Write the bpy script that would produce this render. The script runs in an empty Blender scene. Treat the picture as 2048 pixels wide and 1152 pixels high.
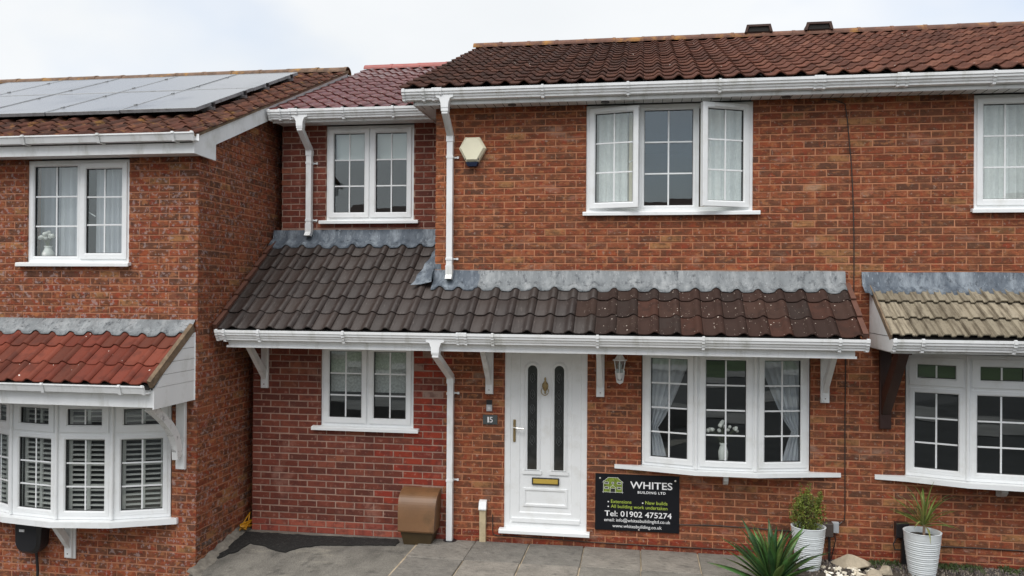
import bpy, math, random
import numpy as np
from mathutils import Matrix, Vector
random.seed(7); RNG = np.random.default_rng(7)
sc = bpy.context.scene
COL = sc.collection
R = math.radians

# ------------------------------------------------------------------ camera
CAM_POS = Vector((1.9578, -8.9180, 2.7504))
cr = Vector((0.98765, 0.15654, 0.00697)); cu = Vector((-0.00631, -0.00467, 0.99997)); cf = Vector((-0.15656, 0.98766, 0.00363))
cam_d = bpy.data.cameras.new('camera'); cam = bpy.data.objects.new('camera', cam_d); COL.objects.link(cam)
cam_d.sensor_width = 36.0; cam_d.lens = 1650.0 / 2048.0 * 36.0; cam_d.clip_start = 0.05; cam_d.clip_end = 2000
cam.matrix_world = Matrix(((cr.x, cu.x, -cf.x, CAM_POS.x), (cr.y, cu.y, -cf.y, CAM_POS.y), (cr.z, cu.z, -cf.z, CAM_POS.z), (0, 0, 0, 1)))
sc.camera = cam
sc.render.resolution_x = 1024; sc.render.resolution_y = 576

# ------------------------------------------------------------------ sky, sun, exposure
SUN_EL, SUN_AZ = R(60), R(198)         # azimuth from +Y clockwise: behind the camera, to its left
world = bpy.data.worlds.new('World'); sc.world = world; world.use_nodes = True
nt = world.node_tree; nt.nodes.clear()
def N(t, tp, **kw):
    n = t.nodes.new(tp)
    for k, v in kw.items(): setattr(n, k, v)
    return n
wo = N(nt, 'ShaderNodeOutputWorld'); wb = N(nt, 'ShaderNodeBackground'); sky = N(nt, 'ShaderNodeTexSky')
sky.sky_type = 'NISHITA'; sky.sun_disc = False; sky.sun_elevation = SUN_EL; sky.sun_rotation = SUN_AZ
sky.air_density = 1.0; sky.dust_density = 1.5; sky.ozone_density = 1.0
tc = N(nt, 'ShaderNodeTexCoord'); mp = N(nt, 'ShaderNodeMapping')
mp.inputs['Location'].default_value = (6.25, 3.1, 0.95); mp.inputs['Scale'].default_value = (1.0, 1.0, 1.8)
nz = N(nt, 'ShaderNodeTexNoise'); nz.inputs['Scale'].default_value = 1.25; nz.inputs['Detail'].default_value = 5.0; nz.inputs['Roughness'].default_value = 0.5
rp = N(nt, 'ShaderNodeValToRGB'); rp.color_ramp.elements[0].position = 0.34; rp.color_ramp.elements[1].position = 0.505
rp.color_ramp.elements[0].color = (0.40, 0.40, 0.40, 1); rp.color_ramp.elements[1].color = (1, 1, 1, 1)
nz2 = N(nt, 'ShaderNodeTexNoise'); nz2.inputs['Scale'].default_value = 3.0; nz2.inputs['Detail'].default_value = 6.0
cl = N(nt, 'ShaderNodeValToRGB'); cl.color_ramp.elements[0].color = (4.1, 4.24, 4.37, 1); cl.color_ramp.elements[1].color = (4.5, 4.6, 4.7, 1)
cl.color_ramp.elements[0].position = 0.3; cl.color_ramp.elements[1].position = 0.7
mx = N(nt, 'ShaderNodeMix', data_type='RGBA'); L = nt.links.new
L(tc.outputs['Generated'], mp.inputs['Vector']); L(mp.outputs['Vector'], nz.inputs['Vector']); L(nz.outputs['Fac'], rp.inputs['Fac'])
L(mp.outputs['Vector'], nz2.inputs['Vector']); L(nz2.outputs['Fac'], cl.inputs['Fac'])
L(rp.outputs['Color'], mx.inputs['Factor']); L(sky.outputs['Color'], mx.inputs['A']); L(cl.outputs['Color'], mx.inputs['B'])
L(mx.outputs['Result'], wb.inputs['Color']); wb.inputs['Strength'].default_value = 0.10
L(wb.outputs['Background'], wo.inputs['Surface'])
sun_d = bpy.data.lights.new('sun', 'SUN'); sun_d.energy = 1.5; sun_d.angle = R(55); sun_d.color = (1.0, 0.975, 0.94)
sun = bpy.data.objects.new('sun', sun_d); COL.objects.link(sun)
sd = Vector((math.sin(SUN_AZ) * math.cos(SUN_EL), math.cos(SUN_AZ) * math.cos(SUN_EL), math.sin(SUN_EL)))
sun.rotation_euler = sd.to_track_quat('Z', 'Y').to_euler(); sun.location = (0, -20, 30)
sc.view_settings.view_transform = 'Standard'; sc.view_settings.look = 'None'; sc.view_settings.gamma = 1.0; sc.view_settings.exposure = 1.1
sc.cycles.max_bounces = 8; sc.cycles.transparent_max_bounces = 16; sc.cycles.caustics_reflective = False; sc.cycles.caustics_refractive = False

# ------------------------------------------------------------------ helpers
def lin(c):
    return tuple((v / 255 / 12.92) if v <= 10 else ((v / 255 + 0.055) / 1.055) ** 2.4 for v in c)
def tag(o, label=None, cat=None, group=None, kind=None):
    if label: o['label'] = label
    if cat: o['category'] = cat
    if group: o['group'] = group
    if kind: o['kind'] = kind
    return o
WORLD = {}
def adopt(o, parent, world=True):
    """parent o; world=True keeps mesh coordinates as world coordinates"""
    if parent is None: return o
    o.parent = parent
    if world and parent.name in WORLD:
        o.matrix_parent_inverse = WORLD[parent.name].inverted()
    return o
def thing(name, label, cat, loc=(0, 0, 0), group=None, world=False):
    o = bpy.data.objects.new(name, None); COL.objects.link(o); o.empty_display_size = 0.1
    o.location = loc
    if world: WORLD[o.name] = Matrix.Translation(loc)
    return tag(o, label, cat, group)
def link(name, mesh, parent=None, world=True):
    o = bpy.data.objects.new(name, mesh); COL.objects.link(o)
    return adopt(o, parent, world)

class MB:
    def __init__(s, M=None): s.v = []; s.f = []; s.c = []; s.M = M; s.smooth = False
    def add(s, vs, fs, M=None, col=None):
        b = len(s.v); M2 = M if M is not None else s.M
        for p in vs:
            p = Vector(p)
            if M2 is not None: p = M2 @ p
            s.v.append((p.x, p.y, p.z))
            s.c.append(col)
        s.f += [tuple(i + b for i in f) for f in fs]
        return s
    def box(s, x0, x1, y0, y1, z0, z1, M=None, col=None):
        return s.add([(x0, y0, z0), (x1, y0, z0), (x1, y1, z0), (x0, y1, z0), (x0, y0, z1), (x1, y0, z1), (x1, y1, z1), (x0, y1, z1)],
                     [(0, 1, 5, 4), (1, 2, 6, 5), (2, 3, 7, 6), (3, 0, 4, 7), (4, 5, 6, 7), (3, 2, 1, 0)], M, col)
    def bevbox(s, x0, x1, y0, y1, z0, z1, b=0.004, M=None):
        """box with chamfered edges on all sides (loops)"""
        vs = []; fs = []
        def loop(d, y):
            vs.extend([(x0 + d, y, z0 + d), (x1 - d, y, z0 + d), (x1 - d, y, z1 - d), (x0 + d, y, z1 - d)])
        loop(b, y0); loop(0, y0 + b); loop(0, y1 - b); loop(b, y1)
        fs.append((0, 1, 2, 3)); fs.append((15, 14, 13, 12))
        for k in range(3):
            for i in range(4):
                j = (i + 1) % 4
                fs.append((k * 4 + i, k * 4 + 4 + i, k * 4 + 4 + j, k * 4 + j))
        return s.add(vs, [f[::-1] for f in fs], M)
    def prism(s, poly, axis, a0, a1, M=None, shear=(0, 0)):
        """2D polygon extruded along axis. axis 'x': poly=(y,z); 'y': poly=(x,z); 'z': poly=(x,y)"""
        n = len(poly); vs = []
        for a in (a0, a1):
            for p, q in poly:
                vs.append({'x': (a, p, q), 'y': (p, a, q), 'z': (p, q, a)}[axis])
        fs = [tuple(range(n)), tuple(range(2 * n - 1, n - 1, -1))]
        for i in range(n):
            j = (i + 1) % n
            fs.append((i, n + i, n + j, j))
        return s.add(vs, fs, M)
    def ring(s, x0, x1, z0, z1, w, yf, yb, ch=0.008, M=None, wb=None):
        """mitred rectangular frame in the xz plane; front at yf with a chamfered inner edge; wb: bottom width"""
        wb = wb or w
        def rc(dx, dzb, dzt, y): return [(x0 + dx, y, z0 + dzb), (x1 - dx, y, z0 + dzb), (x1 - dx, y, z1 - dzt), (x0 + dx, y, z1 - dzt)]
        e = 0.003
        loops = [rc(0, 0, 0, yb), rc(0, 0, 0, yf + e), rc(e, e, e, yf), rc(w - ch, wb - ch, w - ch, yf), rc(w, wb, w, yf + ch), rc(w, wb, w, yb)]
        vs = [p for l in loops for p in l]; fs = []
        n = len(loops)
        for k in range(n):
            k2 = (k + 1) % n
            for i in range(4):
                j = (i + 1) % 4
                fs.append((k * 4 + i, k * 4 + j, k2 * 4 + j, k2 * 4 + i))
        return s.add(vs, fs, M)
    def tube(s, pts, r, n=8, M=None, r1=None):
        P = [Vector(p) for p in pts]; b = []; vs = []; fs = []
        m = len(P)
        for i, p in enumerate(P):
            d = (P[min(i + 1, m - 1)] - P[max(i - 1, 0)]).normalized()
            a = Vector((0, 0, 1)) if abs(d.z) < 0.9 else Vector((1, 0, 0))
            u = d.cross(a).normalized(); w = d.cross(u)
            rr = r if r1 is None else r + (r1 - r) * i / (m - 1)
            for k in range(n):
                t = 2 * math.pi * k / n
                vs.append(p + (u * math.cos(t) + w * math.sin(t)) * rr)
        for i in range(m - 1):
            for k in range(n):
                j = (k + 1) % n
                fs.append((i * n + k, i * n + j, (i + 1) * n + j, (i + 1) * n + k))
        fs.append(tuple(range(n))[::-1]); fs.append(tuple(range((m - 1) * n, m * n)))
        return s.add(vs, fs, M)
    def lathe(s, prof, n=28, M=None, cap=True, sx=1, sy=1):
        vs = []; fs = []; m = len(prof)
        for r_, z in prof:
            for k in range(n):
                t = 2 * math.pi * k / n; vs.append((r_ * math.cos(t) * sx, r_ * math.sin(t) * sy, z))
        for i in range(m - 1):
            for k in range(n):
                j = (k + 1) % n
                fs.append((i * n + k, i * n + j, (i + 1) * n + j, (i + 1) * n + k))
        if cap: fs.append(tuple(range(n))[::-1]); fs.append(tuple(range((m - 1) * n, m * n)))
        return s.add(vs, fs, M)
    def mesh(s, name, mat, smooth=None):
        me = bpy.data.meshes.new(name); me.from_pydata(s.v, [], s.f); me.update()
        if mat: me.materials.append(mat)
        if any(c is not None for c in s.c):
            a = me.color_attributes.new('Col', 'FLOAT_COLOR', 'POINT')
            arr = np.array([(c[0], c[1], c[2], 1.0) if c is not None else (1, 1, 1, 1) for c in s.c], dtype=np.float32)
            a.data.foreach_set('color', arr.ravel())
        if s.smooth if smooth is None else smooth:
            me.polygons.foreach_set('use_smooth', [True] * len(me.polygons))
        return me
    def build(s, name, mat, parent=None, world=True, smooth=None):
        me = s.mesh(name, mat, smooth)
        import bmesh
        bm = bmesh.new(); bm.from_mesh(me); bmesh.ops.recalc_face_normals(bm, faces=bm.faces); bm.to_mesh(me); bm.free()
        return link(name, me, parent, world)

# ------------------------------------------------------------------ materials
def newmat(name):
    m = bpy.data.materials.new(name); m.use_nodes = True; t = m.node_tree
    return m, t, t.nodes['Principled BSDF']
def mixc(t, a, b, fac, blend='MIX'):
    n = N(t, 'ShaderNodeMix', data_type='RGBA', blend_type=blend)
    for k, v in (('A', a), ('B', b), ('Factor', fac)):
        if hasattr(v, 'is_linked') or hasattr(v, 'links'): t.links.new(v, n.inputs[k])
        elif k == 'Factor': n.inputs['Factor'].default_value = v
        else: n.inputs[k].default_value = (*v, 1) if len(v) == 3 else v
    return n.outputs['Result']
def noise(t, scale, detail=4, rough=0.55, stretch=None, lo=0.35, hi=0.65, vec=None):
    g = N(t, 'ShaderNodeNewGeometry'); v = vec or g.outputs['Position']
    if stretch:
        mp = N(t, 'ShaderNodeMapping'); mp.inputs['Scale'].default_value = stretch; t.links.new(v, mp.inputs['Vector']); v = mp.outputs['Vector']
    n = N(t, 'ShaderNodeTexNoise'); n.inputs['Scale'].default_value = scale; n.inputs['Detail'].default_value = detail; n.inputs['Roughness'].default_value = rough
    t.links.new(v, n.inputs['Vector'])
    mr = N(t, 'ShaderNodeMapRange'); mr.inputs['From Min'].default_value = lo; mr.inputs['From Max'].default_value = hi
    t.links.new(n.outputs['Fac'], mr.inputs['Value'])
    return mr.outputs['Result']
def bump(t, bs, h, strength, dist):
    b = N(t, 'ShaderNodeBump'); b.inputs['Strength'].default_value = strength; b.inputs['Distance'].default_value = dist
    t.links.new(h, b.inputs['Height']); t.links.new(b.outputs['Normal'], bs.inputs['Normal'])
def simple(name, col, rough=0.5, metal=0.0, var=0.0, vscale=8.0, dirt=None, dscale=3.0, spec=0.5, bmp=0.0, bscale=60.0, stretch=None, grain=0.0):
    m, t, b = newmat(name); b.inputs['Roughness'].default_value = rough; b.inputs['Metallic'].default_value = metal
    b.inputs['Specular IOR Level'].default_value = spec
    c = col
    if var:
        c = mixc(t, tuple(v * (1 - var) for v in col), tuple(min(1, v * (1 + var)) for v in col), noise(t, vscale, stretch=stretch))
    if dirt:
        c = mixc(t, c, dirt, noise(t, dscale, detail=7, rough=0.65, lo=0.52, hi=0.80, stretch=stretch))
    if grain:
        c = mixc(t, c, (0.5 - grain, 0.5 - grain, 0.5 - grain), 0.0) if False else mixc(t, c, mixc(t, (1 - grain,) * 3, (1 + grain,) * 3, noise(t, 220, 2)), 1.0, 'MULTIPLY')
    if isinstance(c, tuple): b.inputs['Base Color'].default_value = (*c, 1)
    else: t.links.new(c, b.inputs['Base Color'])
    if bmp: bump(t, b, noise(t, bscale, 5), bmp, 0.004)
    return m
def piece(name, src, rough, layers, bmp=0.4, bscale=90, spec=0.15, grain=0.16, specks=()):
    """material of bricks / tiles; per-piece colour from the object colour or the vertex colour, weathered by noise layers"""
    m, t, b = newmat(name); b.inputs['Roughness'].default_value = rough; b.inputs['Specular IOR Level'].default_value = spec
    if src == 'obj': c = N(t, 'ShaderNodeObjectInfo').outputs['Color']
    else: c = N(t, 'ShaderNodeVertexColor', layer_name='Col').outputs['Color']
    for (col, scale, lo, hi, amt, st) in layers:
        f = noise(t, scale, detail=5, rough=0.6, stretch=st, lo=lo, hi=hi)
        mm = N(t, 'ShaderNodeMath', operation='MULTIPLY'); t.links.new(f, mm.inputs[0]); mm.inputs[1].default_value = amt
        mm.use_clamp = True
        c = mixc(t, c, col, mm.outputs[0])
    for (vs_, rad, dens, col) in specks:      # droppings / lichen spots: round-ish cells, a share of them filled
        geo = N(t, 'ShaderNodeNewGeometry'); nn = N(t, 'ShaderNodeTexNoise'); nn.inputs['Scale'].default_value = vs_ * 1.7
        ad = N(t, 'ShaderNodeMix', data_type='RGBA', blend_type='ADD'); ad.inputs['Factor'].default_value = 0.35 / vs_
        t.links.new(geo.outputs['Position'], nn.inputs['Vector']); t.links.new(geo.outputs['Position'], ad.inputs['A']); t.links.new(nn.outputs['Color'], ad.inputs['B'])
        vo = N(t, 'ShaderNodeTexVoronoi'); vo.inputs['Scale'].default_value = vs_; t.links.new(ad.outputs['Result'], vo.inputs['Vector'])
        sx = N(t, 'ShaderNodeSeparateColor'); t.links.new(vo.outputs['Color'], sx.inputs['Color'])
        rr = N(t, 'ShaderNodeMath', operation='MULTIPLY'); t.links.new(sx.outputs['Green'], rr.inputs[0]); rr.inputs[1].default_value = rad * 1.6
        lt = N(t, 'ShaderNodeMath', operation='LESS_THAN'); t.links.new(vo.outputs['Distance'], lt.inputs[0]); t.links.new(rr.outputs[0], lt.inputs[1])
        g2 = N(t, 'ShaderNodeMath', operation='LESS_THAN'); t.links.new(sx.outputs['Red'], g2.inputs[0]); g2.inputs[1].default_value = dens
        mu = N(t, 'ShaderNodeMath', operation='MULTIPLY'); t.links.new(lt.outputs[0], mu.inputs[0]); t.links.new(g2.outputs[0], mu.inputs[1])
        c = mixc(t, c, col, mu.outputs[0])
    g = noise(t, 260, 3, lo=0.25, hi=0.75)
    c = mixc(t, c, mixc(t, (1 - grain,) * 3, (1 + grain,) * 3, g), 1.0, 'MULTIPLY')
    t.links.new(c, b.inputs['Base Color'])
    bump(t, b, noise(t, bscale, 6), bmp, 0.003)
    return m
PAIRS = {}
def piece2(name, *a, **k):
    PAIRS[name] = (piece(name + '_single', 'obj', *a, **k), piece(name + '_mass', 'attr', *a, **k))
    return name
OLD_L = [(lin((92, 64, 49)), 7.5, 0.46, 0.58, 0.70, (1.0, 1.0, 1.9)), (lin((180, 120, 80)), 12, 0.53, 0.62, 0.55, (1.0, 1.0, 1.6)), (lin((152, 64, 44)), 9.5, 0.56, 0.64, 0.50, (1.3, 1.0, 1.0)), (lin((176, 154, 140)), 27, 0.585, 0.66, 0.50, None), (lin((62, 43, 36)), 19, 0.58, 0.67, 0.50, None),
         (lin((94, 66, 50)), 1.1, 0.48, 0.66, 0.40, None), (lin((190, 158, 138)), 3.2, 0.585, 0.70, 0.38, (0.7, 1, 1.5))]
piece2('brick_old', 0.88, OLD_L, bmp=0.7, bscale=70, grain=0.22)
piece2('brick_left', 0.88, OLD_L[:3] + [(lin((164, 144, 140)), 23, 0.56, 0.60, 0.62, None), (lin((70, 50, 46)), 19, 0.565, 0.66, 0.6, None)], bmp=0.7, bscale=70, grain=0.22)
piece2('brick_new', 0.85, [(lin((178, 140, 124)), 2.6, 0.57, 0.70, 0.30, None), (lin((84, 50, 46)), 10, 0.48, 0.62, 0.55, None), (lin((178, 132, 116)), 22, 0.57, 0.68, 0.40, None)], bmp=0.6, bscale=70, grain=0.2)
MORTAR_OLD = simple('mortar_salmon', lin((178, 122, 90)), 0.95, var=0.18, vscale=6, bmp=0.5, bscale=140)
MORTAR_NEW = simple('mortar_grey_pink', lin((158, 130, 115)), 0.95, var=0.15, vscale=6, bmp=0.5, bscale=140)
MORTAR_LEFT = simple('mortar_left', lin((168, 116, 88)), 0.95, var=0.2, vscale=6, bmp=0.5, bscale=140)
piece2('tile_dark', 0.5, [(lin((66, 58, 55)), 5, 0.48, 0.66, 0.35, None), (lin((110, 101, 96)), 26, 0.60, 0.70, 0.40, (2.5, 0.5, 0.5))], bmp=0.15, bscale=200, spec=0.3, grain=0.08)
piece2('tile_lichen', 0.75, [(lin((50, 36, 31)), 9, 0.47, 0.62, 0.6, None)], bmp=0.25, bscale=160, grain=0.12, specks=[(26, 0.13, 0.24, lin((190, 178, 166))), (62, 0.16, 0.20, lin((176, 162, 150)))])
piece2('tile_main', 0.8, [(lin((44, 29, 25)), 2.2, 0.42, 0.60, 0.5, None), (lin((104, 70, 56)), 14, 0.52, 0.66, 0.35, None), (lin((42, 36, 27)), 30, 0.55, 0.66, 0.6, None)], bmp=0.5, bscale=120, specks=[(9, 0.06, 0.5, lin((190, 182, 170)))])
piece2('tile_maroon', 0.30, [(lin((90, 42, 44)), 7, 0.47, 0.62, 0.5, None)], bmp=0.08, bscale=120, grain=0.06, spec=0.6)
piece2('tile_left', 0.8, [(lin((60, 44, 38)), 4, 0.45, 0.62, 0.5, None), (lin((128, 84, 64)), 12, 0.53, 0.66, 0.4, None), (lin((150, 112, 40)), 6, 0.58, 0.68, 0.35, None)], bmp=0.4)
piece2('tile_red', 0.6, [(lin((72, 36, 28)), 6, 0.48, 0.64, 0.55, None)], bmp=0.25, bscale=160, grain=0.1, specks=[(16, 0.10, 0.35, lin((226, 214, 204)))])
piece2('tile_buff', 0.9, [(lin((78, 69, 57)), 5, 0.46, 0.62, 0.70, (5.0, 0.6, 0.6)), (lin((80, 72, 60)), 45, 0.53, 0.66, 0.35, None)], bmp=0.5, bscale=150)
WHITE = simple('white_upvc', (0.81, 0.82, 0.82), 0.32, var=0.03, vscale=3.0, dirt=(0.52, 0.52, 0.47), dscale=3.2, stretch=(2.4, 1, 0.8))
WHITE_CLEAN = simple('white_upvc_glazed', (0.81, 0.825, 0.825), 0.28, var=0.02, vscale=3, dirt=(0.68, 0.68, 0.65), dscale=4.5)
OLDWHITE = simple('white_paint_worn', (0.74, 0.745, 0.74), 0.5, var=0.06, vscale=5, dirt=(0.40, 0.39, 0.36), dscale=4)
GASKET = simple('black_gasket', (0.02, 0.02, 0.021), 0.6)
def leadmat(name, base, light, dark):
    m, t, b = newmat(name); b.inputs['Roughness'].default_value = 0.6; b.inputs['Metallic'].default_value = 0.1; b.inputs['Specular IOR Level'].default_value = 0.3
    c = mixc(t, base, light, noise(t, 5.0, 7, 0.7, (1.6, 1.0, 0.45), 0.46, 0.66))
    c = mixc(t, c, dark, noise(t, 16, 8, 0.75, (1.0, 1.0, 0.6), 0.52, 0.66))
    c = mixc(t, c, tuple(min(1, v * 1.5) for v in light), noise(t, 34, 6, 0.7, (2.2, 1, .5), 0.60, 0.70))
    t.links.new(c, b.inputs['Base Color']); bump(t, b, noise(t, 18, 5), 0.5, 0.006); return m
LEAD = leadmat('lead_grey', lin((118, 122, 124)), lin((150, 153, 154)), lin((66, 70, 74)))
LEAD_NEW = leadmat('lead_blue', lin((84, 92, 101)), lin((132, 140, 147)), lin((54, 60, 68)))
DECK = simple('roof_underlay', (0.02, 0.018, 0.016), 0.9)
CEMENT = simple('verge_cement', lin((118, 100, 80)), 0.95, var=0.25, vscale=9, dirt=lin((70, 62, 52)), dscale=14, bmp=0.6)
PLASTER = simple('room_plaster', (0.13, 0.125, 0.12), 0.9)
DARKWOOD = simple('dark_stained_wood', lin((58, 34, 28)), 0.45, var=0.25, vscale=4, stretch=(1, 1, 0.2))
SOFFIT = simple('soffit_board', (0.74, 0.74, 0.73), 0.45, var=0.03)
BLACK = simple('black_plastic', (0.018, 0.018, 0.02), 0.35)
BRASS = simple('brass', (0.66, 0.47, 0.10), 0.35, metal=0.45)
DULLBRASS = simple('aged_brass', (0.30, 0.22, 0.10), 0.35, metal=0.5)
CHROME = simple('satin_metal', (0.75, 0.72, 0.66), 0.25, metal=1.0)
def glassmat(name, tint, ior=1.9, rough=0.0, blur=0.0):
    m = bpy.data.materials.new(name); m.use_nodes = True; t = m.node_tree; t.nodes.remove(t.nodes['Principled BSDF'])
    o = t.nodes['Material Output']; tr = N(t, 'ShaderNodeBsdfTransparent'); gl = N(t, 'ShaderNodeBsdfGlossy'); fr = N(t, 'ShaderNodeFresnel'); mx = N(t, 'ShaderNodeMixShader')
    tr.inputs['Color'].default_value = (*tint, 1); gl.inputs['Roughness'].default_value = rough; fr.inputs['IOR'].default_value = ior
    gl.inputs['Color'].default_value = (0.92, 0.97, 0.98, 1)
    gq = N(t, 'ShaderNodeNewGeometry'); mq = N(t, 'ShaderNodeMapRange'); mq.inputs['To Min'].default_value = ior; mq.inputs['To Max'].default_value = 1.0 / ior
    t.links.new(gq.outputs['Backfacing'], mq.inputs['Value']); t.links.new(mq.outputs['Result'], fr.inputs['IOR'])      # same reflectance on both faces of a thin sheet
    t.links.new(fr.outputs['Fac'], mx.inputs['Fac']); t.links.new(tr.outputs['BSDF'], mx.inputs[1]); t.links.new(gl.outputs['BSDF'], mx.inputs[2]); t.links.new(mx.outputs['Shader'], o.inputs['Surface'])
    if blur: 
        h = noise(t, 3.0, 2); bb = N(t, 'ShaderNodeBump'); bb.inputs['Strength'].default_value = blur; bb.inputs['Distance'].default_value = 0.002
        t.links.new(h, bb.inputs['Height']); t.links.new(bb.outputs['Normal'], gl.inputs['Normal'])
    return m
GLASS = glassmat('window_glass', (0.955, 0.975, 0.97), 1.75, 0.0, 0.03)
GLASS_OBS = glassmat('etched_glass', (0.35, 0.37, 0.36), 1.5, 0.12)
NET = simple('net_curtain', (0.86, 0.87, 0.85), 0.9, var=0.05, vscale=30)
GREYCURT = simple('grey_curtain', (0.56, 0.57, 0.61), 0.9)
CREAMCURT = simple('cream_lining', (0.66, 0.60, 0.45), 0.9)
BLIND = simple('roller_blind', (0.72, 0.76, 0.74), 0.9)
BLIND_TEX = simple('patterned_blind', (0.55, 0.56, 0.54), 0.9, var=0.2, vscale=40)
SHUT = simple('shutter_white', (0.60, 0.59, 0.56), 0.5)
CERAMIC = simple('white_ceramic', (0.78, 0.78, 0.74), 0.25)
FLOWER = simple('white_petals', (0.80, 0.79, 0.74), 0.8)
STEM = simple('stem_green', (0.09, 0.10, 0.05), 0.7)

# ------------------------------------------------------------------ brick walls
BL, BH, JT = 0.213, 0.0625, 0.012
def brick_template(k):
    rg = np.random.default_rng(100 + k)
    hx, hz, d = BL / 2, BH / 2, 0.03
    c = 0.0035
    j = lambda s: float(rg.uniform(-s, s))
    front = [(-hx + c + j(.0015), j(.0012), -hz + c + j(.0015)), (hx - c + j(.0015), j(.0012), -hz + c + j(.0015)), (hx - c + j(.0015), j(.0012), hz - c + j(.0015)), (-hx + c + j(.0015), j(.0012), hz - c + j(.0015))]
    edge = [(-hx + j(.0015), .004, -hz + j(.0015)), (hx + j(.0015), .004, -hz + j(.0015)), (hx + j(.0015), .004, hz + j(.0015)), (-hx + j(.0015), .004, hz + j(.0015))]
    back = [(-hx, d, -hz), (hx, d, -hz), (hx, d, hz), (-hx, d, hz)]
    vs = front + edge + back; fs = [(0, 1, 2, 3)]
    for i in range(4):
        n = (i + 1) % 4
        fs.append((4 + i, 4 + n, n, i)); fs.append((8 + i, 8 + n, 4 + n, 4 + i))
    return vs, fs
BT = [brick_template(k) for k in range(8)]
BMESH = {}
def brick_mesh(kind, k):
    if (kind, k) not in BMESH:
        me = bpy.data.meshes.new('brick'); me.from_pydata(BT[k][0], [], BT[k][1]); me.update(); me.materials.append(PAIRS[kind][0]); BMESH[(kind, k)] = me
    return BMESH[(kind, k)]
PAL_OLD = [((139, 77, 54), .28), ((129, 69, 49), .22), ((146, 85, 59), .18), ((121, 76, 57), .15), ((104, 69, 55), .08), ((156, 111, 74), .05), ((145, 77, 51), .04)]
PAL_NEW = [((115, 62, 50), .34), ((106, 57, 46), .26), ((123, 69, 55), .22), ((98, 57, 48), .12), ((134, 81, 62), .06)]
PAL_PATCH = [((146, 62, 46), .40), ((134, 55, 43), .3), ((120, 57, 47), .3)]
PAL_PLINTH = [((130, 58, 42), .5), ((117, 52, 40), .3), ((142, 69, 51), .2)]
PAL_NEWPL = [((152, 82, 66), .6), ((140, 71, 59), .4)]
def pick(pal):
    r = random.random(); s = 0
    for c, w in pal:
        s += w
        if r <= s: break
    k = random.uniform(0.90, 1.10)
    return tuple(v * k for v in lin(c))
def brick_layout(a0, a1, zj, z0, z1, ph, openings, color):
    """stretcher bond in wall coordinates (a along the wall, z up). returns (a, z, length, colour)"""
    out = []
    i0 = math.ceil((z0 - zj) / 0.075 - 0.35); i1 = math.ceil((z1 - zj) / 0.075)
    for i in range(i0, i1):
        z = zj + i * 0.075 + 0.0375
        off = ph + (0.1125 if i % 2 == 0 else 0.0)
        cuts = [(a0, a1)]
        for (u0, u1, w0, w1) in openings:
            if w0 < z < w1:
                nc = []
                for (s, e) in cuts:
                    if u1 <= s or u0 >= e: nc.append((s, e)); continue
                    if u0 > s: nc.append((s, u0))
                    if u1 < e: nc.append((u1, e))
                cuts = nc
        for (s, e) in cuts:
            k = math.floor((s - off) / 0.225)
            while off + k * 0.225 < e:
                b0 = max(off + k * 0.225 + 0.006, s); b1 = min(off + (k + 1) * 0.225 - 0.006, e)
                if b1 - b0 > 0.012: out.append(((b0 + b1) / 2, z, b1 - b0, color((b0 + b1) / 2, z, i)))
                k += 1
    return out
def in_frame(p, m=0.03):
    d = Vector(p) - CAM_POS; z = d.dot(cf)
    if z < 0.1: return False
    return abs(d.dot(cr) / z) < (1024 / 1650) * (1 + m) and abs(d.dot(cu) / z) < (576 / 1650) * (1 + m)
class BrickSet:
    """collects the bricks of one house; the ones that show largest become objects, the rest one part"""
    def __init__(s): s.items = []
    def wall(s, parent, kind, M, layout):
        for a, z, l, c in layout: s.items.append((parent, kind, M, a, z, l, c))
    def finish(s, house, most=300, skip=lambda p: False):
        sc_ = []
        for n, (parent, kind, M, a, z, l, c) in enumerate(s.items):
            p = M @ Vector((a, 0, z))
            vis = in_frame(p, -0.01) and not skip(p)
            nrm = (M.to_3x3() @ Vector((0, -1, 0))); fc = max(0.05, nrm.dot((CAM_POS - p).normalized()))
            sc_.append(((l * fc / (p - CAM_POS).length_squared) if vis else -1, n))
        best = {n for v, n in sorted(sc_, reverse=True)[:most] if v > 0}
        mass = {}
        for n, (parent, kind, M, a, z, l, c) in enumerate(s.items):
            k = random.randrange(8)
            T = M @ Matrix.Translation((a + random.uniform(-.001, .001), random.uniform(-.0025, .0015), z + random.uniform(-.0012, .0012))) @ Matrix.Rotation(random.uniform(-.004, .004), 4, 'Y') @ Matrix.Rotation(random.uniform(-.006, .006), 4, 'Z') @ Matrix.Diagonal((l / BL, 1, 1, 1))
            if n in best:
                o = link('brick', brick_mesh(kind, k), parent); o.matrix_basis = T; o.color = (*c, 1)
            else:
                mass.setdefault(kind, []).append((np.array(T), k, c))
        V = []; F = []; C = []; MI = []; base = 0; mats = []
        for mi, (kind, lst) in enumerate(mass.items()):
            mats.append(PAIRS[kind][1])
            for T, k, c in lst:
                v = np.array(BT[k][0]); v = v @ T[:3, :3].T + T[:3, 3]
                V.append(v); F += [tuple(i + base for i in f) for f in BT[k][1]]; C.append(np.tile([*c, 1.0], (len(v), 1))); base += len(v); MI += [mi] * len(BT[k][1])
        me = bpy.data.meshes.new('brickwork'); me.from_pydata(np.concatenate(V).tolist(), [], F); me.update()
        for m in mats: me.materials.append(m)
        a = me.color_attributes.new('Col', 'FLOAT_COLOR', 'POINT'); a.data.foreach_set('color', np.concatenate(C).astype(np.float32).ravel())
        me.polygons.foreach_set('material_index', MI)
        o = link('brickwork', me, house); o['kind'] = 'stuff'
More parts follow.
